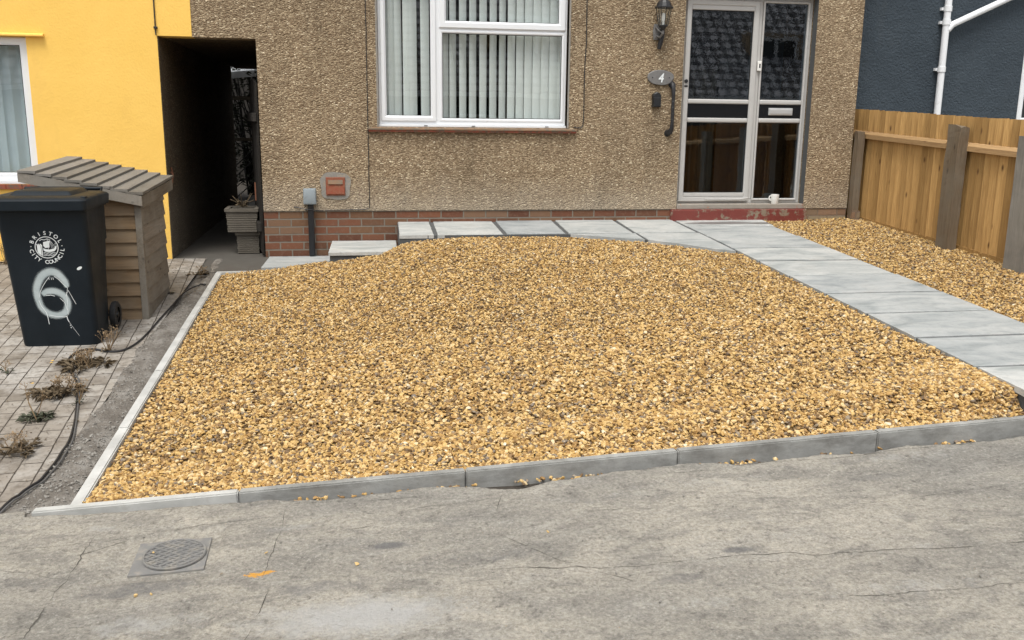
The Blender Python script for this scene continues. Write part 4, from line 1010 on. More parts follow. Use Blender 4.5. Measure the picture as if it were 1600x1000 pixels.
# castle tower
crest.poly([(-.066, -.035), (-.052, -.052), (-.040, -.060), (-.040, .018), (-.066, .018)])
for i in range(3): crest.poly([(-.068+i*.012, .018), (-.060+i*.012, .018), (-.060+i*.012, .027), (-.068+i*.012, .027)])
crest.poly([(-.037, -.061), (-.031, -.064), (-.031, .010), (-.037, .010)])
crest.poly([(-.038, .010), (-.030, .010), (-.030, .020), (-.038, .020)])
# ship: hull, mast, sails, rigging
crest.poly([(-.024, -.004), (-.012, -.012), (.02, -.016), (.05, -.008), (.066, .014), (.070, .012), (.066, -.012), (.052, -.028), (.02, -.034), (-.01, -.032), (-.024, -.022)])
crest.strip([(.012, -.012), (.010, .062)], .003)
crest.poly([(-.020, .040), (.030, .052), (.022, .030), (.020, .000), (-.010, -.004), (-.022, .012)])
crest.strip([(.030, .050), (.060, .000)], .0022); crest.strip([(.030, .040), (.048, -.004)], .0018); crest.strip([(.026, .040), (.038, -.008)], .0018)
crest.strip([(-.044, .050), (-.030, .060), (-.010, .056), (.008, .064), (.030, .058)], .004)
crest.strip([(.060, .02), (.064, .034)], .003)
for j in range(3):
    yy = -.040-j*.010; hw = math.sqrt(max(0, R0*R0-yy*yy))-.008; x0 = -.026
    pts = [(x0+(hw-x0)*i/14, yy+.0022*math.sin(i*1.3+j)) for i in range(15)]
    crest.strip(pts, .0032)
on_front(crest, .003).build('crest', 'paint_white', bn)
# the 6, in soft-edged spray: density attribute fades across the stroke
def C(x, y): return ((x-283)*.19/222, -(y-200)*.19/222)
def spray(paths, name):
    m = M2(); den = []
    for li, (pts, wd) in enumerate(paths):
        # resample as smooth spline
        P = [Vector(C(*p)) for p in pts]; Q = []; W = []
        for i in range(len(P)-1):
            p0, p1, p2, p3 = P[max(i-1, 0)], P[i], P[i+1], P[min(i+2, len(P)-1)]
            for s_ in range(8):
                t = s_/8; Q.append(.5*((2*p1)+(p2-p0)*t+(2*p0-5*p1+4*p2-p3)*t*t+(3*p1-p0-3*p2+p3)*t**3)); W.append(wd[i]*(1-t)+wd[i+1]*t)
        Q.append(P[-1]); W.append(wd[-1]); k = len(Q); prof = [(-1, 0), (-.72, .30), (-.45, .95), (0, 1), (.45, .95), (.72, .30), (1, 0)]; n0 = len(m.v); vs = []
        for i, p in enumerate(Q):
            t = Q[min(i+1, k-1)]-Q[max(i-1, 0)]; t.normalize(); nn = Vector((-t.y, t.x)); e = min(1, i/3+.15, (k-1-i)/3+.15)
            for (u, d) in prof:
                q = p+nn*u*W[i]*.19/222*.64; vs.append((q.x, q.y, 0)); den.append(d*e)
        fs = [(i*7+j, i*7+j+1, (i+1)*7+j+1, (i+1)*7+j) for i in range(k-1) for j in range(6)]
        m.v += vs; m.f += [tuple(a+n0 for a in f) for f in fs]; m.r += [.5]*len(vs); m.smooth += [True]*len(fs)
    mm = MB(); mm.v = [FP(v[0], v[1], .0022+.0003*0) for v in m.v]; mm.f = m.f; mm.r = m.r; mm.smooth = m.smooth
    # separate strokes a hair apart so they never share a plane
    me_o = mm.build(name, 'spray', bn)
    at_ = me_o.data.attributes.new('spray_amount', 'FLOAT', 'POINT'); at_.data.foreach_set('value', den)
    return me_o
d1 = spray([([(410, 560), (395, 500), (340, 430), (280, 415), (210, 455), (165, 540), (155, 610), (165, 680), (185, 740), (240, 790), (310, 805), (375, 775), (400, 700), (375, 630), (310, 590), (240, 590), (195, 620)], [40, 62, 74, 76, 74, 68, 64, 62, 62, 66, 66, 66, 62, 62, 66, 62, 44])], 'spray_digit')
dr = M2()
def W3(pts, wd): dr.strip([C(*p) for p in pts], wd)
W3([(275, 458), (240, 500), (210, 545), (185, 590), (175, 640)], .0032)
W3([(315, 455), (350, 485), (385, 530), (412, 560), (405, 600), (390, 635)], .0035)
W3([(415, 580), (440, 640), (468, 708)], .003)
W3([(165, 665), (180, 720), (215, 780), (222, 830), (226, 885)], .0042)
W3([(228, 625), (270, 622), (300, 632)], .004); W3([(340, 650), (375, 690), (390, 760)], .0035)
W3([(235, 800), (300, 818), (365, 822), (385, 812)], .004)
W3([(378, 815), (385, 850), (392, 866)], .0055); W3([(392, 866), (420, 920), (465, 998)], .0016)
W3([(398, 895), (400, 905)], .004); W3([(403, 915), (405, 926)], .005)
for x in (268, 288, 303): W3([(x, 465), (x+3, 485)], .0035)
W3([(400, 600), (398, 700), (392, 800)], .003)
dr.poly([C(507+45*(.5+.5*math.cos(a))+0, 387-14*math.sin(a)-20*math.cos(a)*.45) for a in [i*.52 for i in range(12)]])
o = on_front(dr, .0032); o.build('paint_drips', 'paint_white', bn)

# ------------------------------------------------------------------ things on the house wall
# lantern
ln = thing('wall_lantern', 'grey-black coach lantern on the wall, left of the porch door', 'lantern', (3.045, -.10, 2.05))
lx, ly, lz = 3.055, -.13, 2.425
def sq(r, z, k=6): return [(lx+r*math.cos(i*2*math.pi/k+.5), ly+r*math.sin(i*2*math.pi/k+.5), z) for i in range(k)]
m = MB(); m.loft([sq(.094, lz, 12), sq(.094, lz+.010, 12), sq(.078, lz+.016, 12), sq(.066, lz+.050, 12), sq(.050, lz+.072, 12), sq(.022, lz+.082, 12), sq(.013, lz+.10, 12), sq(.004, lz+.12, 12)]); m.build('cap', 'black_iron', ln)
m = MB(); m.loft([sq(.076, lz-.002), sq(.046, lz-.160)], cap=False); m.build('glass_shade', 'lamp_glass', ln)
m = MB()
for i in range(6): m.tube([sq(.077, lz)[i], sq(.047, lz-.160)[i]], .0035, 6)
m.loft([sq(.046, lz-.158), sq(.046, lz-.170), sq(.026, lz-.185), sq(.012, lz-.21)]); m.build('cage', 'black_iron', ln)
m = MB(); m.lathe([(0, .0), (.018, .01), (.02, .05), (.014, .085), (0, .095)], (lx, ly, lz-.135), 14); m.lathe([(.012, -.02), (.012, .01)], (lx, ly, lz-.135), 12); m.build('bulb', 'ceramic', ln)
m = MB(); m.tube([(lx, ly, lz-.20), (lx, ly-.0, lz-.235), (lx-.01, ly+.05, lz-.27), (lx-.025, -.03, lz-.25)], [.010, .012, .011, .012], 8); m.tube([(lx, ly, lz-.235), (lx-.04, ly+.03, lz-.20), (lx-.045, -.03, lz-.16)], .007, 8)
m.build('arm', 'slate_plate', ln)
m = MB(); m.loft([[(lx-.025+a*.032*s_, -.014-d_, lz-.215+b*.075*s_) for a, b in [(1, 1), (-1, 1), (-1.3, 0), (-1, -1), (1, -1), (1.3, 0)]] for d_, s_ in ((0, 1), (.012, 1), (.02, .7))]); m.build('wall_plate', 'slate_plate', ln)
m = MB(); m.tube([(3.078, -.05, 2.235), (3.074, -.055, 2.18), (3.058, -.05, 2.09), (3.050, -.045, 2.045)], [.024, .026, .024, .02], 8); m.build('hanging_bracket', 'black_iron', ln)
# number plate
npl = thing('house_number_plate', 'oval grey slate plate with a white 4 on the pebbledash', 'house sign', (3.09, -.02, 1.77))
m = MB(); pts = [(3.088+.138*math.cos(a)*(1+.03*math.sin(3*a)), 1.772+.078*math.sin(a)*(1+.06*math.cos(2*a+.5))) for a in [i*2*math.pi/28 for i in range(28)]]
m.loft([[(p[0], -.016, p[1]) for p in pts], [(p[0], -.032, p[1]) for p in pts], [(p[0]*.93+3.088*.07, -.037, p[1]*.93+1.772*.07) for p in pts]]); m.build('plate', 'slate_plate', npl)
vs, fs = glyph('4', .125); m = MB(); sh_ = .18
m.add([(3.092+v[0]*.86+(v[1]-.04)*sh_, -.0405, 1.772+v[1]-.045) for v in vs], fs); m.build('digit', 'paint_white', npl)
for x in (3.0, 3.175):
    m = MB(); m.lathe([(0, -.004), (.006, -.003), (.006, 0)], (x, -.037, 1.772), 8, 'y'); m.build('screw', 'black_iron', npl)
# key box
kb = thing('key_box', 'small black key box with a rounded top below the number plate', 'key box', (3.045, -.03, 1.57))
pts = [(3.008, 1.482), (3.092, 1.482), (3.092, 1.595), (3.080, 1.618), (3.050, 1.630), (3.020, 1.618), (3.008, 1.595)]
m = MB(); m.loft([[(p[0], -.012, p[1]) for p in pts], [(p[0], -.060, p[1]) for p in pts], [(p[0]*.9+3.05*.1, -.067, p[1]*.9+1.55*.1) for p in pts]]); m.build('cover', 'black_plastic', kb)
bpart('flap', 'black_plastic', kb, 3.014, 3.086, -.075, -.066, 1.49, 1.575, bev=.004)
# grab rail
gr = thing('grab_rail', 'black vertical grab rail beside the porch door', 'handrail', (3.215, -.05, 1.23))
m = MB(); P0 = [(3.212, -.02, 1.712), (3.212, -.052, 1.700), (3.213, -.072, 1.655), (3.214, -.076, 1.60), (3.213, -.076, 1.45), (3.214, -.076, 1.33), (3.213, -.072, 1.275), (3.205, -.052, 1.238), (3.192, -.02, 1.228)]
m.tube(P0, [.030, .028, .022, .017, .017, .017, .022, .028, .030], 12); m.build('bar', 'black_iron', gr)
for z in (1.36, 1.42, 1.48, 1.54):
    m = MB(); m.lathe([(.017, -.004), (.0195, 0), (.017, .004)], (3.2135, -.076, z), 12); m.build('grip_ring', 'black_plastic', gr)
for xq, z in ((3.212, 1.708), (3.192, 1.226)):
    m = MB(); m.lathe([(0, -.012), (.034, -.010), (.036, 0)], (xq, -.013, z), 16, 'y'); m.build('mount', 'black_iron', gr)
# terracotta air vent
av = thing('air_vent', 'terracotta air vent set in a patch of grey cement', 'vent', (-.157, -.02, .69))
pts = [(-.157+.165*math.cos(a)*min(1, 1/max(abs(math.cos(a)), abs(math.sin(a)))*.86)*(1+.05*math.sin(5*a)), .695+.128*math.sin(a)*min(1.25, 1/max(abs(math.cos(a)), abs(math.sin(a)))*1.0)*(1+.05*math.sin(4*a+1))) for a in [i*2*math.pi/36 for i in range(36)]]
m = MB(); m.prism(pts, -.004, -.0185, 'y'); m.build('cement_surround', 'cement', av)
m = MB(); m.box(-.250, -.066, -.030, -.017, .602, .778, bev=.004)
m.build('body', 'terracotta', av)
m = MB()
m.add([(-.228, -.030, .712), (-.088, -.030, .712), (-.088, -.040, .712), (-.228, -.040, .712), (-.228, -.030, .752), (-.088, -.030, .752)], [(0, 1, 2, 3), (2, 5, 4, 3), (0, 3, 4), (1, 5, 2), (0, 4, 5, 1)]); m.build('hood', 'sill_tile', av)
m = MB(); m.add([(-.240, -.031, .618), (-.076, -.031, .618), (-.076, -.038, .618), (-.240, -.038, .618), (-.240, -.031, .700), (-.076, -.031, .700)], [(0, 1, 2, 3), (2, 5, 4, 3), (0, 3, 4), (1, 5, 2), (0, 4, 5, 1)]); m.build('louvre', 'terracotta', av)
# junction box + conduit
jb = thing('junction_box', 'grey junction box on a black conduit running down the brick base', 'junction box', (-.40, -.05, .0))
m = MB(); m.box(-.465, -.345, -.085, -.013, .520, .672, bev=.006); m.build('box', 'grey_plastic', jb)
m = MB(); m.box(-.458, -.352, -.092, -.0855, .528, .664, bev=.004); m.lathe([(0, -.003), (.006, -.002), (.006, 0)], (-.440, -.092, .60), 8, 'y'); m.build('cover', 'grey_plastic', jb)
m = MB(); m.box(-.428, -.372, -.062, -.003, .012, .519, bev=.010); m.build('conduit', 'grey_dark' if 'grey_dark' in M else 'black_plastic', jb)
cb = MB(); cb.tube([(-.56, -.02, .492), (-.52, -.022, .487), (-.45, -.072, .475), (-.40, -.068, .470), (-.35, -.05, .462), (-.28, -.018, .452)], .0045, 6); cb.tube([(-.45, -.074, .478), (-.44, -.075, .46)], .0035, 6)
tag(cb.build('cable', 'cable', None), 'short thin cable crossing the conduit just above the bricks', 'cable')
# thin wall cables
def wire(pts, r, label, name='cable'):
    m = MB(); m.tube(pts, r, 6); return tag(m.build(name, 'cable', None), label, 'cable')
P0 = [(.175, -.016, 5.2)]+[(.168+.004*mnoise.noise(Vector((0, i*.9, 0)))-.006*i/18*.5, -.018, 3.0-2.52*i/18) for i in range(19)]
wire(P0, .0042, 'thin black cable running down the pebbledash left of the window')
wire([(.153, -.018, .478), (.13, -.018, .466), (-.10, -.018, .461), (-.27, -.018, .458)], .0035, 'thin dark cable lying along the top of the brick base')
wire([(2.30, -.016, 5.2), (2.306, -.018, 2.6), (2.312, -.018, 2.1), (2.300, -.018, 1.8), (2.305, -.018, 1.40), (2.300, -.018, 1.30), (2.285, -.02, 1.272), (2.255, -.02, 1.268), (2.20, -.03, 1.275)], .0048, 'black cable running down the pebbledash and bending in above the right end of the sill')
wire([(-1.722, -.02, 5.0), (-1.724, -.022, 3.0), (-1.726, -.022, 2.06)], .006, 'black cable running down the yellow wall to the passage corner')
m = MB(); m.box(-1.74, -1.708, -.035, -.014, 2.115, 2.135, bev=.003); m.build('clip', 'cable', bpy.data.objects['cable.004'] if 'cable.004' in bpy.data.objects else None)
# mug on the threshold
mg = thing('mug', 'small white mug standing on the door threshold', 'mug', (4.42, -.0, .4995))
m = MB(); m.lathe([(0, .003), (.034, .0), (.036, .004), (.043, .08), (.0445, .098), (.041, .098), (.036, .012), (0, .010)], (4.430, .02, .4995), 24); m.build('cup', 'ceramic', mg)
m = MB(); m.tube([(4.393, .02, .580), (4.372, .02, .580), (4.364, .02, .560), (4.372, .02, .538), (4.396, .02, .532)], .006, 8); m.build('handle', 'ceramic', mg)
# iron hook on the passage wall edge
hk = MB(); hk.tube([(-1.700, .10, .82), (-1.685, .10, .80), (-1.690, .10, .73), (-1.700, .10, .70)], .007, 6); hk.tube([(-1.705, .16, .86), (-1.69, .16, .79), (-1.70, .16, .74)], .007, 6); hk.tube([(-1.698, .10, .79), (-1.695, .16, .79)], .006, 6)
tag(hk.build('gate_latch', 'rust', None), 'rusty gate latch on the left wall inside the passage mouth', 'latch')

# ------------------------------------------------------------------ in the passage
ga = thing('gate', 'black slatted gate folded open against the right side of the passage', 'gate', (-.86, .03, 0))
gd = Vector((-.135, .80, 0)).normalized(); gn = Vector((gd.y, -gd.x, 0))
def gb(m, s0, s1, z0, z1, off, th):
    o_ = Vector((-.868, .04, 0)); a = o_+gd*s0+gn*off; b = o_+gd*s1+gn*off
    m.loft([[(a.x, a.y, z0), (b.x, b.y, z0), (b.x+gn.x*th, b.y+gn.y*th, z0), (a.x+gn.x*th, a.y+gn.y*th, z0)], [(a.x, a.y, z1), (b.x, b.y, z1), (b.x+gn.x*th, b.y+gn.y*th, z1), (a.x+gn.x*th, a.y+gn.y*th, z1)]])
m = MB()
for i in range(9): gb(m, .01+i*.088, .085+i*.088, .03, 1.66+.05*math.sin(i*.38), -.010, .018)
m.build('slats', 'dark_wood', ga)
for za, zb in ((.25, .33), (1.3, 1.38)):
    m = MB(); gb(m, .0, .80, za, zb, -.045, .034); m.build('rail', 'dark_wood', ga)
m = MB(); gb(m, .02, .06, .55, .72, -.055, .01); m.build('hinge', 'rust', ga)
def planter(name, cx, cy_, z0, h, wt, wb, label, dep=.30):
    t = thing(name, label, 'planter', (cx, cy_, z0))
    m = MB(); L = 9; lh = (h-.03)/L
    for i in range(L):
        f0, f1 = i/L, (i+1)/L; w0 = wb+(wt-wb)*f0; w1 = wb+(wt-wb)*f1; j = random.uniform(-.006, .006)
        za, zb = z0+i*lh, z0+(i+1)*lh
        def rg(wd, z, ins): return [(cx-wd/2+ins, cy_-dep/2+ins, z), (cx+wd/2-ins, cy_-dep/2+ins, z), (cx+wd/2-ins, cy_+dep/2-ins, z), (cx-wd/2+ins, cy_+dep/2-ins, z)]
        m.loft([rg(w0+j, za, .008), rg(w0+j, za+.005, 0), rg(w1+j, zb-.005, 0), rg(w1+j, zb, .008)])
    m.build('pot', 'planter_stone', t)
    m = MB(); zr = z0+h-.03
    for (a, b, c_, d_) in ((-wt/2-.012, wt/2+.012, -dep/2-.012, -dep/2+.03), (-wt/2-.012, wt/2+.012, dep/2-.03, dep/2+.012), (-wt/2-.012, -wt/2+.03, -dep/2+.03, dep/2-.03), (wt/2-.03, wt/2+.012, -dep/2+.03, dep/2-.03)):
        m.box(cx+a, cx+b, cy_+c_, cy_+d_, zr, zr+.03)
    m.build('rim', 'planter_stone', t); bpart('soil', 'soil_dark', t, cx-wt/2+.03, cx+wt/2-.03, cy_-dep/2+.03, cy_+dep/2-.03, zr-.01, zr+.012)
    return t
M['planter_stone'] = plain('planter_concrete', (.125, .11, .088), .9, var=.25, scale=12, bump=.6, bscale=40, bd=.006)
planter('planter', -1.04, .42, 0, .215, .22, .212, 'lower stone-effect planter used as a stand in the passage', .26)
planter('planter', -1.085, .40, .217, .235, .30, .275, 'upper stone-effect planter with dead stems, on top of the smaller one', .30)
def leafy(m, c, n_, r, h, lw=.012, up_=.5):
    for _ in range(n_):
        a = random.uniform(0, 6.283); e = random.uniform(.05, 1)*up_; L = r*random.uniform(.4, 1)
        p = Vector(c)+Vector((math.cos(a)*L*.25, math.sin(a)*L*.25, random.uniform(0, h)))
        d = Vector((math.cos(a), math.sin(a), e)); q = p+d*L*.5; s_ = p+d*L*.85-Vector((0, 0, L*.25*random.uniform(0, 1.5)))
        sd_ = Vector((-math.sin(a), math.cos(a), random.uniform(-.5, .5)))*lw*random.uniform(.5, 1.2)
        m.add([p, q+sd_, s_, q-sd_+Vector((0, 0, lw*.4))], [(0, 1, 2), (0, 2, 3)])
m = MB(); 
for i in range(10):
    a = random.uniform(0, 6.28); m.tube([(-1.085, .40, .45), (-1.085+.05*math.cos(a), .40+.05*math.sin(a), .50), (-1.085+.12*math.cos(a), .40+.12*math.sin(a), .50+random.uniform(0, .10))], .0035, 5)
leafy(m, (-1.085, .40, .46), 40, .08, .05); tag(m.build('plant', 'dry_leaf', None), 'withered plant in the upper planter', 'plant')
# back garden seen through the passage
gt = thing('trellis', 'dark lattice trellis at the far end of the passage', 'trellis', (-1.3, 6.6, 0))
m = MB()
for i in range(16):
    a = -2.6+i*.19; m.tube([(a, 6.60, -.1), (a+1.9, 6.60, 1.6)], .009, 4); m.tube([(a+1.9, 6.62, -.1), (a, 6.62, 1.6)], .009, 4)
m.build('lattice', 'dark_wood', gt)
bpart('rail', 'post_old', gt, -2.7, .6, 6.55, 6.66, 1.60, 1.66); bpart('rail', 'post_old', gt, -2.7, .6, 6.57, 6.64, .95, 1.0)
tr_ = thing('shrub', 'dark bare shrub behind the trellis at the passage end', 'shrub', (-1.6, 7.6, 0))
m = MB()
for i in range(70):
    a = random.uniform(0, 6.28); b = random.uniform(.2, 1.2); p = Vector((-1.5+random.uniform(-.3, .3), 7.6, 0)); pts = [p]
    for j in range(5): p = p+Vector((math.cos(a)*.16*b, math.sin(a)*.10, .48)); a += random.uniform(-.6, .6); pts.append(p)
    m.tube(pts, [.02, .017, .013, .010, .007, .003], 4)
m.build('stems', 'dark_wood', tr_)
m = MB()
for i in range(420): leafy(m, (-1.5+random.uniform(-1.2, 1.2), 7.3+random.uniform(-.5, .5), random.uniform(.0, 2.5)), 12, .14, .15, .022)
m.build('leaves', 'dark_leaf', tr_)
m = MB(); pts = []
for i in range(13):
    t = i/12; pts.append((-2.5+2.6*t, 7.05, 1.93+.34*(1-(1-t)**2)-.36*t*t))
vs = []
for (x, y, z) in pts: vs += [(x, 6.9, z), (x, 7.6, z+.10), (x, 7.6, z+.02), (x, 6.9, z-.10)]
m.add(vs, [(4*i+j, 4*i+(j+1) % 4, 4*i+4+(j+1) % 4, 4*i+4+j) for i in range(12) for j in range(4)]+[(0, 1, 2, 3), (48, 51, 50, 49)]); tag(m.build('canopy', 'white_plastic', None), 'white curved garden canopy seen through the passage', 'canopy')
m = MB(); m.box(-6, 5, 12, 12.2, -.1, 2.3); tag(m.build('garden_wall', 'dark_wood', None), 'dark garden fence far behind the passage', 'fence')

# ------------------------------------------------------------------ manhole cover in the pavement
mh = thing('inspection_cover', 'grey square inspection cover with a diamond-ribbed round lid in the pavement', 'manhole cover', (-.72, -5.76, -.32))
sl = Matrix(((1, 0, 0, -.715), (0, 1, 0, -5.762), (.022, .03, 1, PAV(-.715, -5.762)), (0, 0, 0, 1))) @ Matrix.Rotation(R_(1), 4, 'Z')
M['iron_cover'] = plain('worn_iron_cover', (.185, .182, .175), .8, 0, var=.25, scale=14, bump=.5, bscale=70, bd=.004, dirt=(.27, .25, .215), dirt_amt=(.48, .68))
def tm(m): m.v = [tuple(sl @ Vector(v)) for v in m.v]; return m
m = MB(); m.box(-.135, .135, -.125, .125, -.03, -.004, bev=.003); tm(m).build('frame', 'iron_cover', mh)
m = MB(); m.lathe([(0, .0015), (.108, .0015), (.112, .0005), (.118, .0)], (.012, 0, 0), 40)
lid_c = (.012, 0); 
for k_ in range(-5, 6):
    for sgn in (1, -1):
        d = k_*.034; L = math.sqrt(max(0, .105**2-d*d*.5)) if abs(d) < .14 else 0
        if L < .02: continue
        A = sgn*R_(38); dx, dy = math.cos(A), math.sin(A); ox, oy = -dy*d*.72+.012, dx*d*.72
        m.tube([(ox-dx*L, oy-dy*L, .0045), (ox+dx*L, oy+dy*L, .0035)], .0034, 5)
m.tube([(.012+.112*math.cos(a), .112*math.sin(a), .003) for a in [i*math.pi/20 for i in range(41)]], .0045, 5)
tm(m).build('lid', 'iron_cover', mh)

# ------------------------------------------------------------------ cable on the ground
def gz(x, y): return max(ZL(y), dirt_z(x, y) if x > -1.7 else -9)+.011
cpts = [(-1.53, -5.38), (-1.47, -5.10), (-1.42, -4.90), (-1.425, -4.55), (-1.46, -4.30), (-1.52, -4.02), (-1.63, -3.60), (-1.74, -3.35), (-1.80, -3.15), (-1.79, -2.98), (-1.72, -2.92), (-1.60, -2.99), (-1.51, -2.97), (-1.455, -2.80), (-1.43, -2.50), (-1.42, -2.2), (-1.40, -1.8), (-1.385, -1.45), (-1.33, -1.22), (-1.25, -1.14)]
def spl(P, k=6):
    P = [Vector(p) for p in P]; Q = []
    for i in range(len(P)-1):
        p0, p1, p2, p3 = P[max(i-1, 0)], P[i], P[i+1], P[min(i+2, len(P)-1)]
        for s_ in range(k): t = s_/k; Q.append(.5*((2*p1)+(p2-p0)*t+(2*p0-5*p1+4*p2-p3)*t*t+(3*p1-p0-3*p2+p3)*t**3))
    Q.append(P[-1]); return Q
m = MB(); m.tube([(p.x, p.y, gz(p.x, p.y)-.002) for p in spl(cpts)], .0062, 8)
tag(m.build('cable', 'cable', None), 'loose black cable snaking over the block paving beside the left kerb', 'cable')
m = MB(); m.tube([(p.x+.018+.006*math.sin(p.y*5), p.y-.02, gz(p.x, p.y)) for p in spl(cpts[:8])], .0045, 8)
tag(m.build('cable', 'cable_grey', None), 'thin grey cable lying next to the black one at the front left', 'cable')

# ------------------------------------------------------------------ weeds
def weed(x, y, r, n_, stems, hh, mat, label, flower=0):
    z = ZL(y)+.002; t = thing('weed', label, 'weed', (x, y, z), 'dry weeds growing between the paving blocks')
    m = MB()
    for i in range(5): leafy(m, (x+random.uniform(-.6, .6)*r, y+random.uniform(-.45, .45)*r, z+.003), n_//5, r*.48, .022, .0085, .45)
    m.build('leaves', mat, t); m = MB()
    for i in range(stems):
        a = random.uniform(0, 6.28); b = random.uniform(.2, .8); h_ = hh*random.uniform(.55, 1)
        p0 = Vector((x+random.uniform(-.2, .2)*r, y+random.uniform(-.2, .2)*r, z)); top = p0+Vector((math.cos(a)*b*h_*.6, math.sin(a)*b*h_*.5, h_)); mid = (p0+top)/2+Vector((.02*math.cos(a), 0, .02))
        m.tube([p0, mid, top], [.0028, .0022, .0012], 5)
        for j in range(4):
            q = mid.lerp(top, random.random()); e = q+Vector((random.uniform(-.03, .03), random.uniform(-.03, .03), random.uniform(.01, .035))); m.tube([q, e], .001, 4); leafy(m, tuple(e), 3, .018, .004, .005)
    m.build('stems', 'dry_stem', t)
    if flower:
        m = MB()
        for i in range(flower):
            a = random.uniform(2.2, 3.6); c_ = Vector((x+r*.9*math.cos(a), y+r*.5*math.sin(a), z+.04)); 
            for q in range(8): b = q*.785; m.add([c_, c_+Vector((.010*math.cos(b), .010*math.sin(b), .004)), c_+Vector((.010*math.cos(b+.5), .010*math.sin(b+.5), .004))], [(0, 1, 2)])
        m.build('flower', 'petal', t)
weed(-1.66, -3.28, .22, 190, 20, .10, 'dry_leaf', 'biggest dry weed clump with tiny yellow flowers, in front of the bin', 2)
weed(-1.66, -3.72, .22, 170, 14, .08, 'dry_leaf', 'flat brown weed clump under the loop of black cable', 1)
weed(-1.60, -2.98, .06, 20, 9, .16, 'dry_leaf', 'upright seed-headed dry weed against the bin')
weed(-1.665, -4.17, .14, 90, 3, .22, 'dark_leaf', 'dark leafy weed with one long thin stalk, left of the cable')
weed(-1.52, -3.95, .05, 18, 3, .16, 'dark_leaf', 'small upright weed touching the bend of the cable')
weed(-1.655, -4.58, .15, 110, 7, .10, 'dry_leaf', 'low spreading weed at the lower left edge of the photo')
weed(-1.80, -4.45, .08, 26, 5, .14, 'dry_leaf', 'wispy weed cut by the left edge of the photo')
weed(-1.33, -.72, .14, 55, 5, .05, 'dry_leaf', 'heap of dead leaves and twigs at the passage mouth')
weed(-3.15, -.14, .12, 30, 8, .22, 'dry_leaf', 'thin dry weed at the foot of the yellow wall')
weed(-1.60, -2.10, .05, 22, 3, .06, 'dry_leaf', 'tiny weed at the front corner of the wooden store')
weed(-2.1, -3.35, .07, 24, 2, .05, 'dark_leaf', 'tiny weed in a paving joint left of the bin')
m = MB()
for i in range(900):
    y = random.uniform(-5.25, -.3); x = random.choice([random.uniform(-3.2, -1.3), random.gauss(-1.62, .14)])
    if x > -1.25: continue
    z = max(ZL(y), dirt_z(x, y) if x > -1.7 else -9)+.006; leafy(m, (x, y, z), 1, random.uniform(.010, .028), .003, random.uniform(.002, .006), .12)
o = m.build('leaf_litter', 'dry_leaf', None); tag(o, 'dead leaf scraps and twigs littering the block paving', 'leaf litter', None, 'stuff')
m = MB(); m.lathe([(0, 0), (.06, .0), (.075, .03), (.05, .07), (.02, .075), (0, .07)], (-3.02, -.20, ZL(-.2)), 9)
m.v = [(v[0]+.012*mnoise.noise(Vector(v)*30), v[1]+.012*mnoise.noise(Vector(v)*31), v[2]) for v in m.v]; tag(m.build('crumpled_bag', 'black_plastic', None), 'crumpled black bag at the foot of the yellow wall', 'bag')

# ------------------------------------------------------------------ loose stones
def loose(cnt, f, smin, smax, mat, label, tint=None, zo=.3):
    P = []; s_ = []
    for _ in range(cnt):
        x, y, z = f(); r = random.uniform(smin, smax); P.append((x, y, z+r*zo)); s_.append(r)
    return stones('loose_stones', P, np.array(s_), mat, label, np.ones(cnt, bool), 'stones', tint)
def f1():
    x = random.choice([random.gauss(-.12, .12), random.gauss(.83, .10), random.gauss(1.02, .08), random.gauss(1.78, .13), random.gauss(.35, .1), random.gauss(2.9, .1), random.uniform(-.4, 3.1)])
    y = -5.312-abs(random.gauss(0, .028)); return x, y, PAV(x, y)-.020
loose(170, f1, .006, .015, 'gravel', 'gravel spilled along the foot of the front kerb')
def f2():
    y = random.uniform(-5.25, -1.0); x = random.uniform(-1.42, -1.25); return x, y, dirt_z(x, y)
M['rubble'] = plain('grey_rubble', (.26, .245, .22), .9, var=.4, scale=25, bump=.5)
loose(900, f2, .002, .009, 'rubble', 'grey rubble and grit in the dirt strip beside the left kerb')
def f3():
    y = random.uniform(-5.35, -4.4); x = random.uniform(-1.5, -1.24); return x, y, dirt_z(x, y)
loose(260, f3, .003, .011, 'rubble', 'larger crumbs of rubble in the front left corner')
def f4():
    x = random.uniform(-1.2, 2.6); y = random.uniform(-6.6, -5.5); return x, y, PAV(x, y)+.004
loose(26, f4, .004, .009, 'rubble', 'a few grey crumbs scattered over the pavement')
loose(7, lambda: (lambda x, y: (x, y, PAV(x, y)+.004))(random.uniform(-.9, 1.1), random.uniform(-6.1, -5.45)), .007, .010, 'gravel', 'a few stray golden stones lying on the pavement', np.full(7, .8))

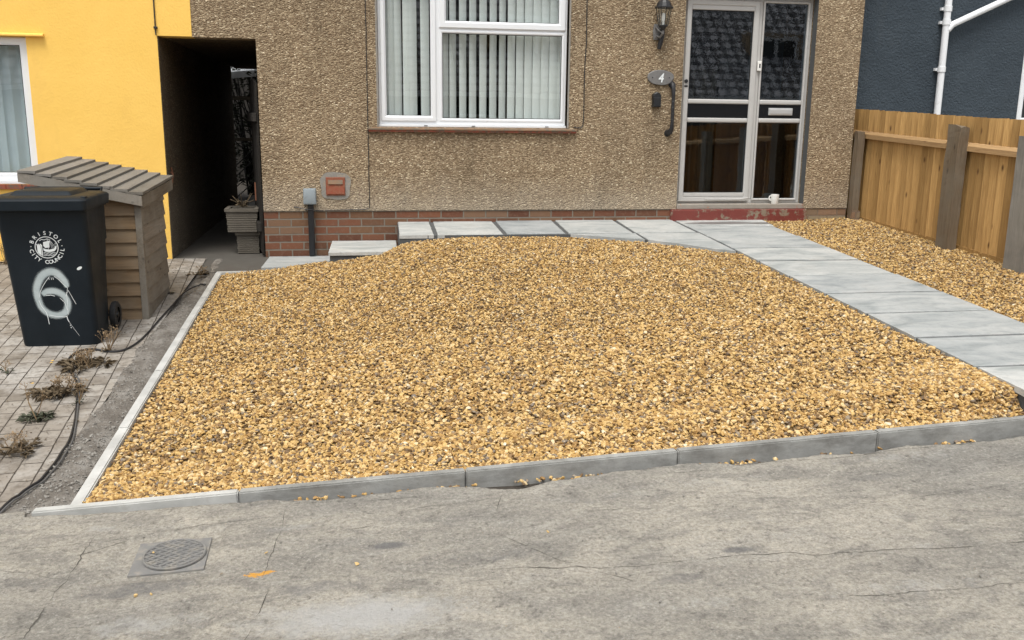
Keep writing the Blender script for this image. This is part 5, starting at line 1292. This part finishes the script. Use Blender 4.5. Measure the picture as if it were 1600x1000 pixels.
# ------------------------------------------------------------------ terrace across the road (mirrored in the glass)
oh = thing('terrace_house', 'brick terrace with brown tiled roof across the road, mirrored in the door glass', 'house', (2, -25, -.6))
wins = [(-9, -6.8, .2, 1.5), (-3, -.8, .2, 1.5), (3.2, 5.4, .2, 1.5), (9, 11.2, .2, 1.5), (14, 16, .2, 1.5)]
xs = sorted(set([-22, 24]+[q for r in wins for q in r[:2]])); zs = [-.7, .2, 1.5, 2.4]
wall_grid(MB(), xs, zs, lambda x, z: not any(inrect(x, z, q) for q in wins), -25.0, -24.75).build('wall', 'slate_blue', oh)
n = N('ribbed_roof_tile', .75); s = n.sep(); hh_ = n.math('ABSOLUTE', n.math('SINE', n.math('MULTIPLY', s[0], 7))); h2 = n.ramp(n.math('FRACT', n.math('MULTIPLY', s[2], 3.2)), [(0, 0), (.3, .25), (.45, 1), (1, .8)])
M['ribbed_tile'] = n.fin(n.mix(n.math('MULTIPLY', hh_, h2), (.015, .015, .017), (.55, .55, .58)), n.bump(n.math('ADD', hh_, h2), 1, .06))
mb = MB(); mb.prism([(-24.3, 2.2), (-30, 7.6), (-36, 2.2), (-36, 2.35), (-30, 7.78), (-24.3, 2.35)], -26, 28, 'x'); mb.build('roof', 'ribbed_tile', oh)
mb = MB(); mb.box(-22, 24, -24.24, -24.12, 2.12, 2.28); mb.build('gutter', 'upvc', oh)
for r in wins:
    m = MB(); 
    frame_ring(m, r[0], r[1], r[2], r[3], .09, -24.9, -24.8, .01); m.box((r[0]+r[1])/2-.04, (r[0]+r[1])/2+.04, -24.88, -24.8, r[2]+.09, r[3]-.09); f = m.build('window', 'upvc', oh)
    bpart('pane', 'panel_black', f, r[0]+.05, r[1]-.05, -24.94, -24.93, r[2]+.05, r[3]-.05)

for x in (-7.5, -1.0, 5.0, 9.8, 15.5):
    d = bpart('dormer', 'pebble', oh, x, x+2.2, -27.8, -25.9, 3.3, 4.75)
    m = MB(); frame_ring(m, x+.2, x+2.0, 3.6, 4.6, .10, -25.89, -25.80, .01); m.box(x+1.06, x+1.14, -25.88, -25.80, 3.7, 4.5); m.build('window', 'upvc', d)
    bpart('pane', 'panel_black', d, x+.25, x+1.95, -25.896, -25.892, 3.65, 4.55)
